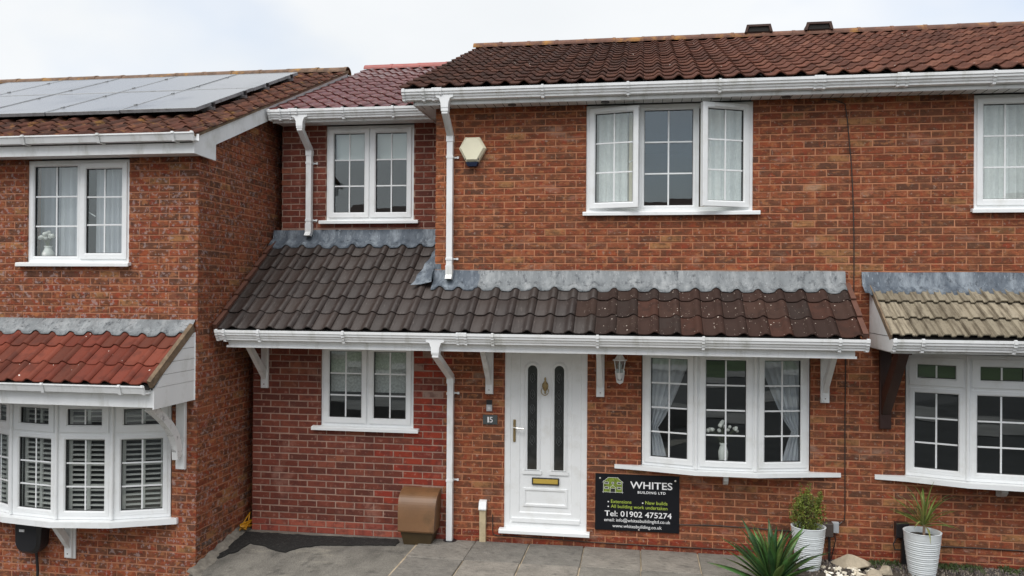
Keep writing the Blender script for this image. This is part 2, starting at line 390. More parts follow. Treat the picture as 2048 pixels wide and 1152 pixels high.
def wall_slab(name, mat, house, M, a0, a1, z0, z1, openings, thick=0.22, front=0.0045):
    xs = sorted({a0, a1, *[v for o in openings for v in o[:2] if a0 < v < a1]}); zs = sorted({z0, z1, *[v for o in openings for v in o[2:] if z0 < v < z1]})
    mb = MB(M)
    for i in range(len(xs) - 1):
        for j in range(len(zs) - 1):
            cx, cz = (xs[i] + xs[i + 1]) / 2, (zs[j] + zs[j + 1]) / 2
            if any(o[0] < cx < o[1] and o[2] < cz < o[3] for o in openings): continue
            mb.box(xs[i], xs[i + 1], front, thick, zs[j], zs[j + 1])
    return mb.build(name, mat, house)
def MY(y): return Matrix.Translation((0, y, 0))
SIDE = lambda x: Matrix.Translation((x, 0, 0)) @ Matrix.Rotation(R(90), 4, 'Z')      # wall facing +X: a -> +Y, inward -> -X
SIDEL = lambda x: Matrix.Translation((x, 0, 0)) @ Matrix.Rotation(R(-90), 4, 'Z')    # wall facing -X: a -> -Y

# ------------------------------------------------------------------ roofs
def pan_h(u, amp=0.034):
    u = u % 1.0
    d = abs(u - 0.80); d = min(d, 1 - d)
    h = 0.5 * (1 + math.cos(math.pi * d / 0.30)) if d < 0.30 else 0.0
    v = (u - 0.25) / 0.30
    return amp * h - (0.005 * (1 - v * v) if abs(v) < 1 else 0)
def rib_h(u):
    u = (u * 2) % 1.0
    if u < 0.08: return 0.020 * u / 0.08
    if u < 0.58: return 0.020
    if u < 0.66: return 0.020 * (0.66 - u) / 0.08
    return 0.0
def tile_template(P, Lg, prof, n=11, th=0.016, lift=0.02, seed=0):
    rg = np.random.default_rng(seed); vs = []; fs = []
    us = [i / n for i in range(n + 1)] if prof is pan_h else [0, .04, .29, .33, .5, .54, .79, .83, 1.0]
    n = len(us) - 1
    e = 0.0015
    for i, u in enumerate(us):
        x = -P / 2 + e + u * (P - 2 * e); h = prof(u if u < 1 else 0.9999)
        wob = float(rg.uniform(-.002, .002))
        vs += [(x, wob, lift + h - th), (x, wob - 0.002, lift + h - 0.004), (x, wob + 0.002, lift + h), (x, Lg, h + 0.002)]
    for i in range(n):
        a, b = i * 4, i * 4 + 4
        fs += [(a, b, b + 1, a + 1), (a + 1, b + 1, b + 2, a + 2), (a + 2, b + 2, b + 3, a + 3)]
    fs += [(0, 1, 2, 3), (n * 4 + 3, n * 4 + 2, n * 4 + 1, n * 4)]
    return vs, fs
def roof_matrix(y0, z0, tan):
    a = math.atan(tan)
    return Matrix.Translation((0, y0, z0)) @ Matrix.Rotation(a, 4, 'X')
def lay_tiles(house, roof, kind, M, x0, x1, P, gauge, rows, color, prof=pan_h, most=300, stagger=0.0, keep=None, seed=0, lift=0.02, hidden=None, kindfn=None, massname='tiles'):
    T = [tile_template(P, gauge + 0.07, prof, seed=seed + k, lift=lift) for k in range(5)]
    meshes = {}
    items = []
    ncol = int(round((x1 - x0) / P))
    for r_ in range(rows):
        for c_ in range(ncol):
            x = x0 + (c_ + 0.5) * P + (stagger if r_ % 2 else 0)
            s_ = r_ * gauge
            if keep and not keep(x, s_): continue
            p = M @ Vector((x, s_ + gauge / 2, 0))
            vis = in_frame(p, -0.01) and not (hidden and hidden(x, s_))
            items.append(((1 / (p - CAM_POS).length) if vis else -1, len(items), x, s_, r_, c_))
    best = {n for v, n, *_ in sorted(items, reverse=True)[:most] if v > 0}
    V = []; F = []; C = []; base = 0
    for v, n, x, s_, r_, c_ in items:
        k = random.randrange(5); c = color(x, s_, r_, c_); kd = kindfn(x, s_, r_, c_) if kindfn else kind
        Mt = M @ Matrix.Translation((x, s_, random.uniform(-.003, .003))) @ Matrix.Rotation(random.uniform(-.012, .012), 4, 'Z') @ Matrix.Rotation(random.uniform(-.010, .010), 4, 'Y')
        if n in best:
            if (kd, k) not in meshes:
                me = bpy.data.meshes.new('roof_tile'); me.from_pydata(T[k][0], [], T[k][1]); me.update(); me.materials.append(PAIRS[kd][0])
                me.polygons.foreach_set('use_smooth', [(i < len(T[k][1]) - 2 and i % 3 == 2 and prof is pan_h) for i in range(len(me.polygons))]); meshes[(kd, k)] = me
            o = link('roof_tile', meshes[(kd, k)], roof); o.matrix_basis = Mt; o.color = (*c, 1)
        else:
            A = np.array(Mt); w = np.array(T[k][0]) @ A[:3, :3].T + A[:3, 3]
            V.append(w); F += [tuple(i + base for i in f) for f in T[k][1]]; C.append(np.tile([*c, 1.0], (len(w), 1))); base += len(w)
    if V:
        me = bpy.data.meshes.new(massname); me.from_pydata(np.concatenate(V).tolist(), [], F); me.update(); me.materials.append(PAIRS[kind][1])
        a = me.color_attributes.new('Col', 'FLOAT_COLOR', 'POINT'); a.data.foreach_set('color', np.concatenate(C).astype(np.float32).ravel())
        o = link('tiling', me, roof); o['kind'] = 'stuff'
def deck(name, house, x0, x1, y0, z0, yr, tan, back=True, th=0.05, mat=None):
    """roof boarding under the tiles: front slope and back slope"""
    zr = z0 + (yr - y0) * tan
    poly = [(y0, z0 - 0.012), (yr, zr - 0.012)]
    if back: poly += [(2 * yr - y0, z0 - 0.012), (2 * yr - y0, z0 - 0.012 - th)]
    poly += [(yr, zr - 0.012 - th), (y0 + 0.02, z0 - 0.012 - th)]
    return MB().prism(poly, 'x', x0, x1).build(name, mat or DECK, house)
def ridge(roof, x0, x1, y, z, r, seg, mat, step=0.0):
    n = max(1, int(round((x1 - x0) / seg))); s_ = (x1 - x0) / n
    for i in range(n):
        mb = MB(); pr = []
        for k in range(11):
            t = math.pi * k / 10; pr.append((y - math.cos(t) * r, z + math.sin(t) * r * 0.75 - 0.03))
        pr2 = [(y - math.cos(math.pi * k / 10) * (r - .015), z + math.sin(math.pi * k / 10) * (r - .015) * 0.75 - 0.03) for k in range(10, -1, -1)]
        dz = random.uniform(-.004, .004)
        mb.prism([(a, b + dz) for a, b in pr + pr2], 'x', x0 + i * s_ - 0.012, x0 + (i + 1) * s_ - 0.002)
        mb.prism([(y + (a - y) * 1.06, z - .03 + (b - z + .03) * 1.06 + dz) for a, b in pr + pr2], 'x', x0 + (i + 1) * s_ - 0.045, x0 + (i + 1) * s_ - 0.002 + step)
        mb.build('ridge_tile', mat, roof, smooth=False)

# ------------------------------------------------------------------ rainwater goods
OGEE = [(0, -.008), (0, -.112), (-.052, -.112), (-.070, -.108), (-.074, -.086), (-.084, -.082), (-.090, -.064), (-.104, -.054), (-.106, -.034), (-.116, -.028), (-.118, 0), (-.110, 0), (-.102, -.028), (-.098, -.05), (-.068, -.10), (-.006, -.104), (-.006, -.008)]
SQUARE = [(0, -.005), (0, -.078), (-.082, -.078), (-.104, -.016), (-.112, -.014), (-.112, 0), (-.104, 0), (-.098, -.014), (-.078, -.072), (-.006, -.072), (-.006, -.005)]
def gutter(house, prof, x0, x1, y, z, brackets, unions=(), h=1.0, cap=(True, True), name='gutter', drop=0.0, mat=None):
    mat = mat or WHITE
    def pr(sc_): return [(y + p * sc_, z + q * (sc_ if q < -.02 else 1) * h + (0.002 if q > -.001 and sc_ > 1 else 0)) for p, q in prof]
    g = MB().prism(pr(1), 'x', x0, x1).build(name, mat, house)
    def band(a, b, s_, nm):
        m = MB(); q = [(p, w) for p, w in pr(s_)]
        m.prism(q, 'x', a, b)
        m.box(a + .002, b - .002, y - .122 * 1, y - .104, z - .004, z + .008)
        m.build(nm, mat, g)
    for b in brackets: band(b - .014, b + .014, 1.15, 'bracket')
    for u in unions:
        band(u - .055, u - .030, 1.11, 'union'); band(u + .030, u + .055, 1.11, 'union'); band(u - .03, u + .03, 1.045, 'union')
    for k, (x, sg) in enumerate(((x0, 1), (x1, -1))):
        if cap[k]:
            m = MB(); full = [(p, q) for p, q in pr(1.03)[:11]]
            m.prism(full, 'x', x - .004, x + .004)
            m.build('end_cap', mat, g); band(min(x + sg * .004, x + sg * .03), max(x + sg * .004, x + sg * .03), 1.10, 'end_cap')
    return g
def offset_path(path, w):
    P = [Vector(p) for p in path]; Lf = []; Rt = []
    for i, p in enumerate(P):
        d0 = (P[i] - P[i - 1]).normalized() if i else (P[1] - P[0]).normalized()
        d1 = (P[i + 1] - P[i]).normalized() if i < len(P) - 1 else d0
        n0 = Vector((-d0.y, d0.x)); n1 = Vector((-d1.y, d1.x)); b = (n0 + n1).normalized(); k = w / max(.3, b.dot(n0))
        Lf.append(tuple(p + b * k)); Rt.append(tuple(p - b * k))
    return Lf + Rt[::-1]
def downpipe(house, x, path, clips, yw, shoe=False, x1=None, name='downpipe'):
    w = 0.0325
    pipe = MB()
    pipe.prism(offset_path(path, w), 'x', x - w, x + w)
    o = pipe.build(name, WHITE, house)
    yo, zo = path[0]
    # outlet under the gutter
    m = MB(); m.prism([(x - .095, zo + .012), (x - .06, zo + .0), (x - .042, zo - .05), (x - .040, zo - .10), (x + .040, zo - .10), (x + .042, zo - .05), (x + .06, zo + .0), (x + .095, zo + .012), (x + .095, zo + .03), (x - .095, zo + .03)], 'y', yo - .043, yo + .043); m.build('outlet', WHITE, o)
    # sockets at the bends
    (ya, za), (yb, zb), (yc, zc) = path[0], path[1], path[2]
    m = MB(); m.box(x - .039, x + .039, yb - .039, yb + .039, zb + .01, zb + .07); m.build('socket', WHITE, o)
    m = MB(); m.box(x - .0385, x + .0385, yc - .0385, yc + .0385, zc - .07, zc - .005); m.build('socket', WHITE, o)
    for z in clips:
        m = MB(); m.box(x - .038, x + .038, yc - .037, yc + .045, z - .013, z + .013); m.box(x + .03, x + .085, yw - .012, yw - .004, z - .008, z + .008); m.box(x + .07, x + .09, yw - .018, yw, z - .012, z + .012)
        m.build('pipe_clip', WHITE, o)
    if shoe:
        ye, ze = path[-1]
        m = MB(); m.box(x - .038, x + .038, ye - .038, ye + .036, ze, ze + .10)
        m.add([(x - .036, ye - .036, ze), (x + .036, ye - .036, ze), (x + .036, ye - .075, ze - .05), (x - .036, ye - .075, ze - .05), (x - .036, ye + .034, ze), (x + .036, ye + .034, ze), (x + .036, ye - .005, ze - .06), (x - .036, ye - .005, ze - .06)],
              [(0, 1, 2, 3), (4, 7, 6, 5), (0, 3, 7, 4), (1, 5, 6, 2)])
        m.build('shoe', WHITE, o)
    return o
def gallows(house, x, y, z0, h, depth, w=0.085, mat=None, post_d=0.045, name='gallows_bracket', brace=True):
    mat = mat or OLDWHITE
    mb = MB(); mb.bevbox(x - w / 2, x + w / 2, y - post_d, y, z0, z0 + h, .006)
    o = mb.build(name, mat, house)
    b = MB(); t = .075
    b.prism([(y - post_d, z0 + .10), (y - post_d, z0 + .10 + t * 1.5), (y - depth + .02, z0 + h), (y - depth - t * .9, z0 + h)], 'x', x - w * .30, x + w * .30)
    b.build('brace', mat, o)
    b = MB(); b.tube([(x, y - post_d - .004, z0 + .045), (x, y - post_d + .004, z0 + .045)], .007, 8); b.build('screw', CHROME, o)
    return o

# ------------------------------------------------------------------ windows
def frame_M(p0, p1):
    p0 = Vector((p0[0], p0[1], 0)); p1 = Vector((p1[0], p1[1], 0)); d = (p1 - p0).normalized()
    n = Vector((-d.y, d.x, 0))
    return Matrix(((d.x, n.x, 0, p0.x), (d.y, n.y, 0, p0.y), (0, 0, 1, 0), (0, 0, 0, 1))), (p1 - p0).length
def light(win, M, x0, x1, z0, z1, nx=2, nz=3, sw=0.062, yf=0.012, sash=True, vent=False, handle=None, bar=0.017, glass=None):
    """one light: casement frame, gasket, glass panes, astragal bars"""
    g = glass or GLASS
    if sash:
        MB(M).ring(x0, x1, z0, z1, sw, yf, yf + .06, ch=.012).build('casement', WHITE_CLEAN, win)
    gx0, gx1, gz0, gz1 = x0 + sw, x1 - sw, z0 + sw, z1 - sw
    MB(M).ring(gx0 - .001, gx1 + .001, gz0 - .001, gz1 + .001, .006, yf + .022, yf + .05, ch=.002).build('gasket', GASKET, win)
    a0, a1, b0, b1 = gx0 + .004, gx1 - .004, gz0 + .004, gz1 - .004
    yg = yf + .034
    xs = [a0 + (a1 - a0) * i / nx for i in range(nx + 1)]; zs = [b0 + (b1 - b0) * i / nz for i in range(nz + 1)]
    for i in range(nx):
        for j in range(nz):
            MT = M @ Matrix.Translation(((xs[i] + xs[i + 1]) / 2, yg + .003, (zs[j] + zs[j + 1]) / 2)) @ Matrix.Rotation(random.uniform(-.006, .006), 4, 'Z') @ Matrix.Rotation(random.uniform(-.006, .006), 4, 'X')
            hw, hh = (xs[i + 1] - xs[i]) / 2 - .001, (zs[j + 1] - zs[j]) / 2 - .001
            MB(MT).box(-hw, hw, -.002, .002, -hh, hh).build('pane', g, win)
    h = bar / 2
    for i in range(1, nx):
        MB(M).bevbox(xs[i] - h, xs[i] + h, yg - .009, yg - .0012, b0, b1, .002).build('glazing_bar', WHITE_CLEAN, win)
    for j in range(1, nz):
        MB(M).bevbox(a0, a1, yg - .0085, yg - .0016, zs[j] - h, zs[j] + h, .002).build('glazing_bar', WHITE_CLEAN, win)
    if vent:
        xm = (x0 + x1) / 2; m = MB(M); m.bevbox(xm - .14, xm + .14, yf - .012, yf, z1 - .045, z1 - .022, .003); m.build('trickle_vent', WHITE_CLEAN, win)
    if handle:
        xh = x0 + .03 if handle < 0 else x1 - .03; m = MB(M); m.box(xh - .012, xh + .012, yf + .062, yf + .075, (z0 + z1) / 2 - .06, (z0 + z1) / 2 + .03); m.tube([(xh, yf + .085, (z0 + z1) / 2), (xh - handle * .09, yf + .085, (z0 + z1) / 2 - .05)], .006, 6); m.build('handle', WHITE_CLEAN, win)
def sill_flat(win, x0, x1, y, z, out=0.055, th=0.032):
    MB().prism([(y + .03, z), (y + .03, z + th + .006), (y - out, z + th - .006), (y - out - .004, z + th - .012), (y - out - .004, z - .012), (y - out + .008, z - .014), (y - out + .010, z - .002)], 'x', x0, x1).build('sill', WHITE_CLEAN, win)
def window(house, x0, x1, z0, z1, y, divs, sashes, sill=(0.07, 0.07), fw=0.045, vents=(), nz=3, zs0=None, handles=None, opens=None):
    M = MY(y)
    m = MB(M); m.ring(x0, x1, z0, z1, fw, .022, .09, ch=.006)
    for d in divs[1:-1]: m.box(d - fw / 2, d + fw / 2, .0235, .088, z0 + fw - .002, z1 - fw + .002)
    win = m.build('window', WHITE_CLEAN, house)
    for i in range(len(divs) - 1):
        a = divs[i] + (fw - .012 if i == 0 else fw / 2 - .012); b = divs[i + 1] - (fw - .012 if i == len(divs) - 2 else fw / 2 - .012)
        ML = M; xa, xb = a, b
        if opens and opens.get(i):
            side, ang = opens[i]
            if side < 0: ML = M @ Matrix.Translation((a, 0.0, 0)) @ Matrix.Rotation(-R(ang), 4, 'Z'); xa, xb = 0.0, b - a
            else: ML = M @ Matrix.Translation((b, 0.0, 0)) @ Matrix.Rotation(R(ang), 4, 'Z'); xa, xb = a - b, 0.0
        light(win, ML, xa, xb, z0 + fw - .012, z1 - fw + .012, nz=nz, sw=.062 if sashes[i] else .03, yf=.006 if sashes[i] else .02, vent=(i in vents), handle=(handles or {}).get(i))
    sill_flat(win, x0 - sill[0], x1 + sill[1], y, z0 - .034)
    return win
def bow(house, pts, z0, z1, transom, sill_pts, fw=0.05, nz=3, name='bow_window', sashes=None, sill_th=0.05):
    m = MB(); fac = []
    for i in range(len(pts) - 1):
        M, Ln = frame_M(pts[i], pts[i + 1]); fac.append((M, Ln))
        m.M = M; m.ring(.004, Ln - .004, z0, z1, fw, .02, .09, ch=.006)
        if transom: m.box(fw - .002, Ln - fw + .002, .0215, .088, transom - .025, transom + .025)
    win = m.build(name, WHITE_CLEAN, house)
    for i, (M, Ln) in enumerate(fac):
        e = fw - .014; sh = True if sashes is None else sashes[i]
        if i < len(fac) - 1 or True:
            p = pts[i]
            if i: MB().lathe([(.016, z0 + .004), (.016, z1 - .004)], 10, Matrix.Translation((p[0], p[1] + .012, 0))).build('mullion_post', WHITE_CLEAN, win)
        if transom:
            light(win, M, e, Ln - e, z0 + fw - .014, transom - .013, nz=nz, sw=.05 if not sh else .058, yf=.016 if not sh else .008)
            light(win, M, e, Ln - e, transom + .013, z1 - fw + .014, nz=1, sw=.075, yf=.004)
        else:
            light(win, M, e, Ln - e, z0 + fw - .014, z1 - fw + .014, nz=nz, sw=.05 if not sh else .062, yf=.016 if not sh else .006)
    MB().prism(sill_pts, 'z', z0 - sill_th, z0 - .002).build('sill', WHITE_CLEAN, win)
    rim = [(a, b) for a, b in sill_pts]
    return win
def curtain(label, group, x0, x1, z0, z1, y, mat, amp=0.025, waves=6, gather=None, cat='curtain', name='curtain', phase=0.0, M=None):
    n = waves * 8; rows = 10; front = []; back = []; fs = []
    for j in range(rows + 1):
        t = j / rows; z = z0 + (z1 - z0) * t
        xa, xb = gather(t) if gather else (x0, x1)
        for i in range(n + 1):
            s_ = i / n; x = xa + (xb - xa) * s_
            k = 1.0 if not gather else min(1.6, (x1 - x0) / max(.05, xb - xa)) ** .5
            yy = y + amp * k * (math.sin(2 * math.pi * waves * s_ + phase) + 0.35 * math.sin(2 * math.pi * waves * 2.3 * s_ + 1.3 * t))
            front.append((x, yy, z)); back.append((x, yy + .003, z))
    nn = n + 1; o = len(front)
    for j in range(rows):
        for i in range(n):
            a = j * nn + i; fs.append((a, a + 1, a + nn + 1, a + nn)); fs.append((o + a, o + a + nn, o + a + nn + 1, o + a + 1))
    for j in range(rows): fs += [(j * nn, (j + 1) * nn, o + (j + 1) * nn, o + j * nn), (j * nn + n, o + j * nn + n, o + (j + 1) * nn + n, (j + 1) * nn + n)]
    ob = MB(M).add(front + back, fs).build(name, mat, None, smooth=True)
    return tag(ob, label, cat, group)

# ================================================================== GROUND
def smooth(t): t = min(1, max(0, t)); return t * t * (3 - 2 * t)
def H(x, y):
    """height of the made ground: flat by the house, falling to the left and to the front of the left house"""
    z = 0.15 * min(0, max(y, -3)) * smooth((-0.5 - x) / 1.8)
    z -= 0.55 * smooth((-2.62 - x) / 0.45) * smooth((-0.55 - y) / 0.4) * (1 if y > -8 else 1)
    return z - 0.02
def axis(lo, hi, fine0, fine1, st):
    a = list(np.arange(fine0, fine1 + 1e-6, st)); g = st; x = fine1
    while x < hi: g *= 1.35; x = min(hi, x + g); a.append(x)
    g = st; x = fine0
    while x > lo: g *= 1.35; x = max(lo, x - g); a.insert(0, x)
    return a
gx = axis(-400, 400, -5.0, 7.0, 0.15); gy = axis(-400, 400, -4.0, 1.0, 0.15)
gm = MB(); nx_ = len(gx)
gm.add([(x, y, H(x, y) - (0.10 if y < -6.2 else 0)) for y in gy for x in gx], [(j * nx_ + i, j * nx_ + i + 1, (j + 1) * nx_ + i + 1, (j + 1) * nx_ + i) for j in range(len(gy) - 1) for i in range(nx_ - 1)])
def ground_mat():
    m, t, b = newmat('old_concrete_drive'); b.inputs['Roughness'].default_value = 0.9
    c = mixc(t, lin((92, 89, 83)), lin((134, 130, 121)), noise(t, 1.6, 6, 0.65, (1.0, 0.6, 1)))
    c = mixc(t, c, lin((146, 141, 128)), noise(t, 3.2, 8, 0.7, (0.6, 1.6, 1), 0.56, 0.74))
    c = mixc(t, c, lin((62, 60, 57)), noise(t, 5.0, 6, 0.6, None, 0.56, 0.78))
    c = mixc(t, c, mixc(t, (0.75,) * 3, (1.25,) * 3, noise(t, 90, 4)), 1.0, 'MULTIPLY')
    t.links.new(c, b.inputs['Base Color']); bump(t, b, noise(t, 70, 7), 0.7, 0.006); return m
tag(gm.build('ground', simple('frontage_asphalt', (0.030, 0.031, 0.031), 0.95, var=0.4, vscale=2, bmp=0.8, bscale=60), None, smooth=True), kind='structure')
dx = list(np.arange(-5.0, -0.39, 0.15)) + [-0.42]; dy = list(np.arange(-6.0, 0.3, 0.15)); dm = MB(); nd = len(dx)
dm.add([(x, y, H(x, y) + 0.006) for y in dy for x in dx], [(j * nd + i, j * nd + i + 1, (j + 1) * nd + i + 1, (j + 1) * nd + i) for j in range(len(dy) - 1) for i in range(nd - 1)])
tag(dm.build('driveway', ground_mat(), None, smooth=True), kind='structure')
TARMAC = simple('fresh_tarmac', (0.011, 0.011, 0.010), 0.9, var=0.35, vscale=60, dirt=(0.06, 0.055, 0.05), dscale=30, bmp=1.0, bscale=150)
patch = [(-2.574, -0.07), (-2.388, -0.075), (-1.559, -0.085), (-0.70, -0.09), (-0.655, -0.18), (-0.66, -0.30), (-1.10, -0.33), (-1.497, -0.345), (-1.702, -0.415), (-1.81, -0.531), (-1.996, -0.463), (-2.15, -0.38), (-2.316, -0.345), (-2.35, -0.53), (-2.51, -0.746), (-2.573, -0.674), (-2.585, -0.254)]
pv = []
for i in range(len(patch)):
    a = Vector(patch[i]); b = Vector(patch[(i + 1) % len(patch)])
    n = max(1, int((b - a).length / 0.05))
    for k in range(n):
        p = a + (b - a) * (k / n); w = 0.012 if k else 0.004
        pv.append((p.x + random.uniform(-w, w), p.y + random.uniform(-w, w)))
tm = MB(); n_ = len(pv)
tm.add([(x, y, H(x, y) + 0.017) for x, y in pv] + [(x, y, H(x, y) - 0.03) for x, y in pv], [tuple(range(n_))] + [(i, (i + 1) % n_, n_ + (i + 1) % n_, n_ + i) for i in range(n_)])
tag(tm.build('tarmac_patch', TARMAC, None), kind='structure')
# concrete haunch along the left house's side wall
hm = MB(); hv = []; st = 24
for i in range(st + 1):
    y = -1.15 + 1.25 * i / st; hgt = 0.05 + 0.012 * math.sin(i * 1.7)
    hv += [(-2.60, y, H(-2.55, y) + hgt + 0.02), (-2.535 + 0.012 * math.sin(i * 2.3), y, H(-2.5, y) + hgt * .8), (-2.475 + 0.02 * math.sin(i * 1.1), y, H(-2.45, y) - 0.01)]
hm.add(hv, [(i * 3 + k, i * 3 + k + 1, i * 3 + k + 4, i * 3 + k + 3) for i in range(st) for k in range(2)])
tag(hm.build('footing_strip', simple('footing_concrete', lin((128, 122, 112)), 0.95, var=0.3, vscale=12, dirt=lin((80, 76, 70)), dscale=8, bmp=0.8), None, smooth=True), kind='structure')
# concrete foot under the extension wall
fo = MB(); fo.prism([(-2.475, -.035), (-.75, -.035), (-.75, .0), (-2.475, .0)], 'z', -0.12, -0.018)
tag(fo.build('wall_footing', CEMENT, None), kind='structure')
# patio
SLABM = []
def slab_mat(i):
    m, t, b = newmat('slab_stone_%d' % i); b.inputs['Roughness'].default_value = 0.85
    c0 = [(128, 123, 115), (122, 118, 110), (134, 128, 119), (117, 113, 106)][i]
    c = mixc(t, lin(tuple(v * .90 for v in c0)), lin(tuple(v * 1.06 for v in c0)), noise(t, 3.0 + i, 7, 0.65))
    c = mixc(t, c, lin((80, 77, 72)), noise(t, 9.0, 6, 0.6, None, 0.56, 0.78))
    c = mixc(t, c, mixc(t, (0.85,) * 3, (1.15,) * 3, noise(t, 120, 3)), 1.0, 'MULTIPLY')
    t.links.new(c, b.inputs['Base Color']); bump(t, b, noise(t, 14, 6, 0.6, (1, 1.6, 1)), 0.8, 0.012); return m
SLABM = [slab_mat(i) for i in range(4)]
JOINT = simple('slab_joint_mortar', lin((176, 160, 136)), 0.95, var=0.35, vscale=4, dirt=lin((60, 54, 46)), dscale=3, bmp=0.6)
pat = MB().box(-0.46, 3.2, -4.2, -0.002, -0.10, -0.012).build('patio', JOINT, None); tag(pat, kind='structure')
xs_ = [-0.44, 0.165, 0.755, 1.355, 1.955, 2.545, 3.15]
for r_, (ya, yb) in enumerate([(-0.665, -0.012), (-1.28, -0.675), (-1.90, -1.29), (-2.52, -1.91), (-3.14, -2.53)]):
    for c_ in range(6):
        g = 0.006; j = lambda: random.uniform(-.006, .006)
        x0, x1 = xs_[c_] + g, xs_[c_ + 1] - g
        q = [(x0 + j(), ya + j()), (x1 + j(), ya + j()), (x1 + j(), yb), (x0 + j(), yb)]
        dz = [random.uniform(-.004, .005) for _ in range(4)]
        m = MB(); c = 0.006; cx = (x0 + x1) / 2; cy = (ya + yb) / 2
        top = [(cx + (a - cx) * .985, cy + (b - cy) * .985, 0.004 + d) for (a, b), d in zip(q, dz)]; mid = [(a, b, d - .002) for (a, b), d in zip(q, dz)]; bot = [(a, b, -.05) for a, b in q]
        m.add(top + mid + bot, [(0, 1, 2, 3)] + [(4 + i, 4 + (i + 1) % 4, (i + 1) % 4, i) for i in range(4)] + [(8 + i, 8 + (i + 1) % 4, 4 + (i + 1) % 4, 4 + i) for i in range(4)])
        m.build('slab', SLABM[(r_ * 3 + c_ * 7 + c_ // 2) % 4], pat)
# planting bed on the right and road behind the camera
SOIL = simple('bed_soil', (0.045, 0.035, 0.026), 0.95, var=0.5, vscale=25, dirt=(0.10, 0.09, 0.07), dscale=18, bmp=1.0, bscale=60)
bed = MB(); bx = [3.22 + 0.12 * i for i in range(46)]; by = [-0.003 - 0.11 * i for i in range(22)]
bed.add([(x, y, 0.002 + random.uniform(-.012, .014)) for y in by for x in bx], [(j * 46 + i, j * 46 + i + 1, (j + 1) * 46 + i + 1, (j + 1) * 46 + i) for j in range(21) for i in range(45)])
tag(bed.build('planting_bed', SOIL, None), kind='structure')
ROADM = simple('road_asphalt', (0.05, 0.05, 0.05), 0.85, var=0.2, vscale=3, bmp=0.5, bscale=80)
tag(MB().box(-60, 60, -18.0, -12.2, -1.40, -0.20).build('road', ROADM, None), kind='structure')
PAVE = simple('pavement_slabs', (0.20, 0.195, 0.185), 0.9, var=0.2, vscale=2)
for ya, yb in ((-12.2, -10.4), (-19.8, -18.0)): tag(MB().box(-60, 60, ya, yb, -1.40, -0.09).build('pavement', PAVE, None), kind='structure')
tag(MB().box(-60, 60, -27.0, -19.8, -1.40, -0.095).build('lawn', simple('lawn_grass', (0.045, 0.075, 0.025), 0.95, var=0.4, vscale=1.5), None), kind='structure')

# ================================================================== NUMBER 15 (main house with side extension)
ZJ = 2.979
hm15 = thing('house', 'brick house numbered 15 with dark brown tiled canopy and white front door', 'house', (0.9, 0, 0), 'houses in the row', world=True)
OP15 = [(1.345, 3.09, 3.575, 4.9), (0.47, 1.375, 0.13, 2.4), (1.95, 3.68, 0.86, 2.4)]
OPX = [(-1.645, -0.56, 1.175, 2.35)]
XS = -0.205          # where the new extension brickwork is toothed into the old
w_main = wall_slab('wall', MORTAR_OLD, hm15, MY(0), XS, 4.07, -0.15, 4.80, OP15)
wall_slab('wall', MORTAR_OLD, hm15, MY(0), -0.318, XS, 2.2, 4.80, [])
w_ext = wall_slab('extension_wall', MORTAR_NEW, hm15, MY(0), -2.460, XS, -0.15, 2.36, OPX)
w_up = wall_slab('extension_wall', MORTAR_NEW, hm15, MY(0.72), -2.460, -0.31, 3.1, 4.80, [(-1.89, -0.78, 3.565, 4.9)])
MB().prism([(0.235, -0.3), (0.235, 2.36), (0.945, 2.9), (0.945, 4.8), (6.5, 4.8), (6.5, -0.3)], 'x', -2.460, -2.25).build('extension_side_wall', MORTAR_NEW, hm15)
MB().box(-0.318, -0.11, 0.235, 7.0, 2.4, 5.0).build('gable_wall', MORTAR_OLD, hm15)
b15 = BrickSet()
def col15(a, z, i):
    if a < XS:
        if z < 0.11: return pick(PAL_NEWPL)
        if a > -1.0 and z < 2.3 and random.random() < smooth((a + 1.0) / 0.55) * 0.9: return pick(PAL_PATCH) if random.random() < .94 else lin((150, 124, 112))
        return pick(PAL_NEW)
    if z < 0.12: return pick(PAL_PLINTH)
    if a < -0.05 and z < 2.3: return pick([((124, 76, 58), .6), ((140, 74, 54), .4)])
    return pick(PAL_OLD)
OPR = [(5.24, 6.985, 3.575, 4.9), (4.60, 6.86, 0.86, 2.4)]
lay = brick_layout(-2.467, 9.0, ZJ, -0.02, 2.36, 0.0, OP15 + OPX + OPR, col15)
lay_r = [q for q in lay if q[0] >= 4.07]; lay = [q for q in lay if q[0] < 4.07]
b15.wall(w_main, 'brick_old', MY(0), [q for q in lay if q[0] >= XS]); b15.wall(w_ext, 'brick_new', MY(0), [q for q in lay if q[0] < XS])
lay2 = brick_layout(-0.325, 9.0, ZJ, 2.36, 4.78, 0.0, OP15 + OPR, lambda a, z, i: pick(PAL_OLD) if a > -0.1 else pick([((158, 94, 62), .6), ((142, 80, 56), .4)]))
lay_r += [q for q in lay2 if q[0] >= 4.07]
b15.wall(w_main, 'brick_old', MY(0), [q for q in lay2 if q[0] < 4.07])
b15.wall(w_up, 'brick_new', MY(0.72), brick_layout(-2.467, -0.318, ZJ, 3.2, 4.78, 0.02, [(-1.89, -0.78, 3.565, 4.9)], lambda a, z, i: pick(PAL_NEW)))
b15.wall(w_main, 'brick_old', SIDEL(-0.325), brick_layout(-0.73, -0.10, ZJ, 2.4, 4.78, 0.0, [], lambda a, z, i: pick(PAL_OLD)))
def under_porch(p): return 2.20 < p.z < 2.97 and p.y > -0.2 and p.x > -2.6
b15.finish(hm15, 300, under_porch)
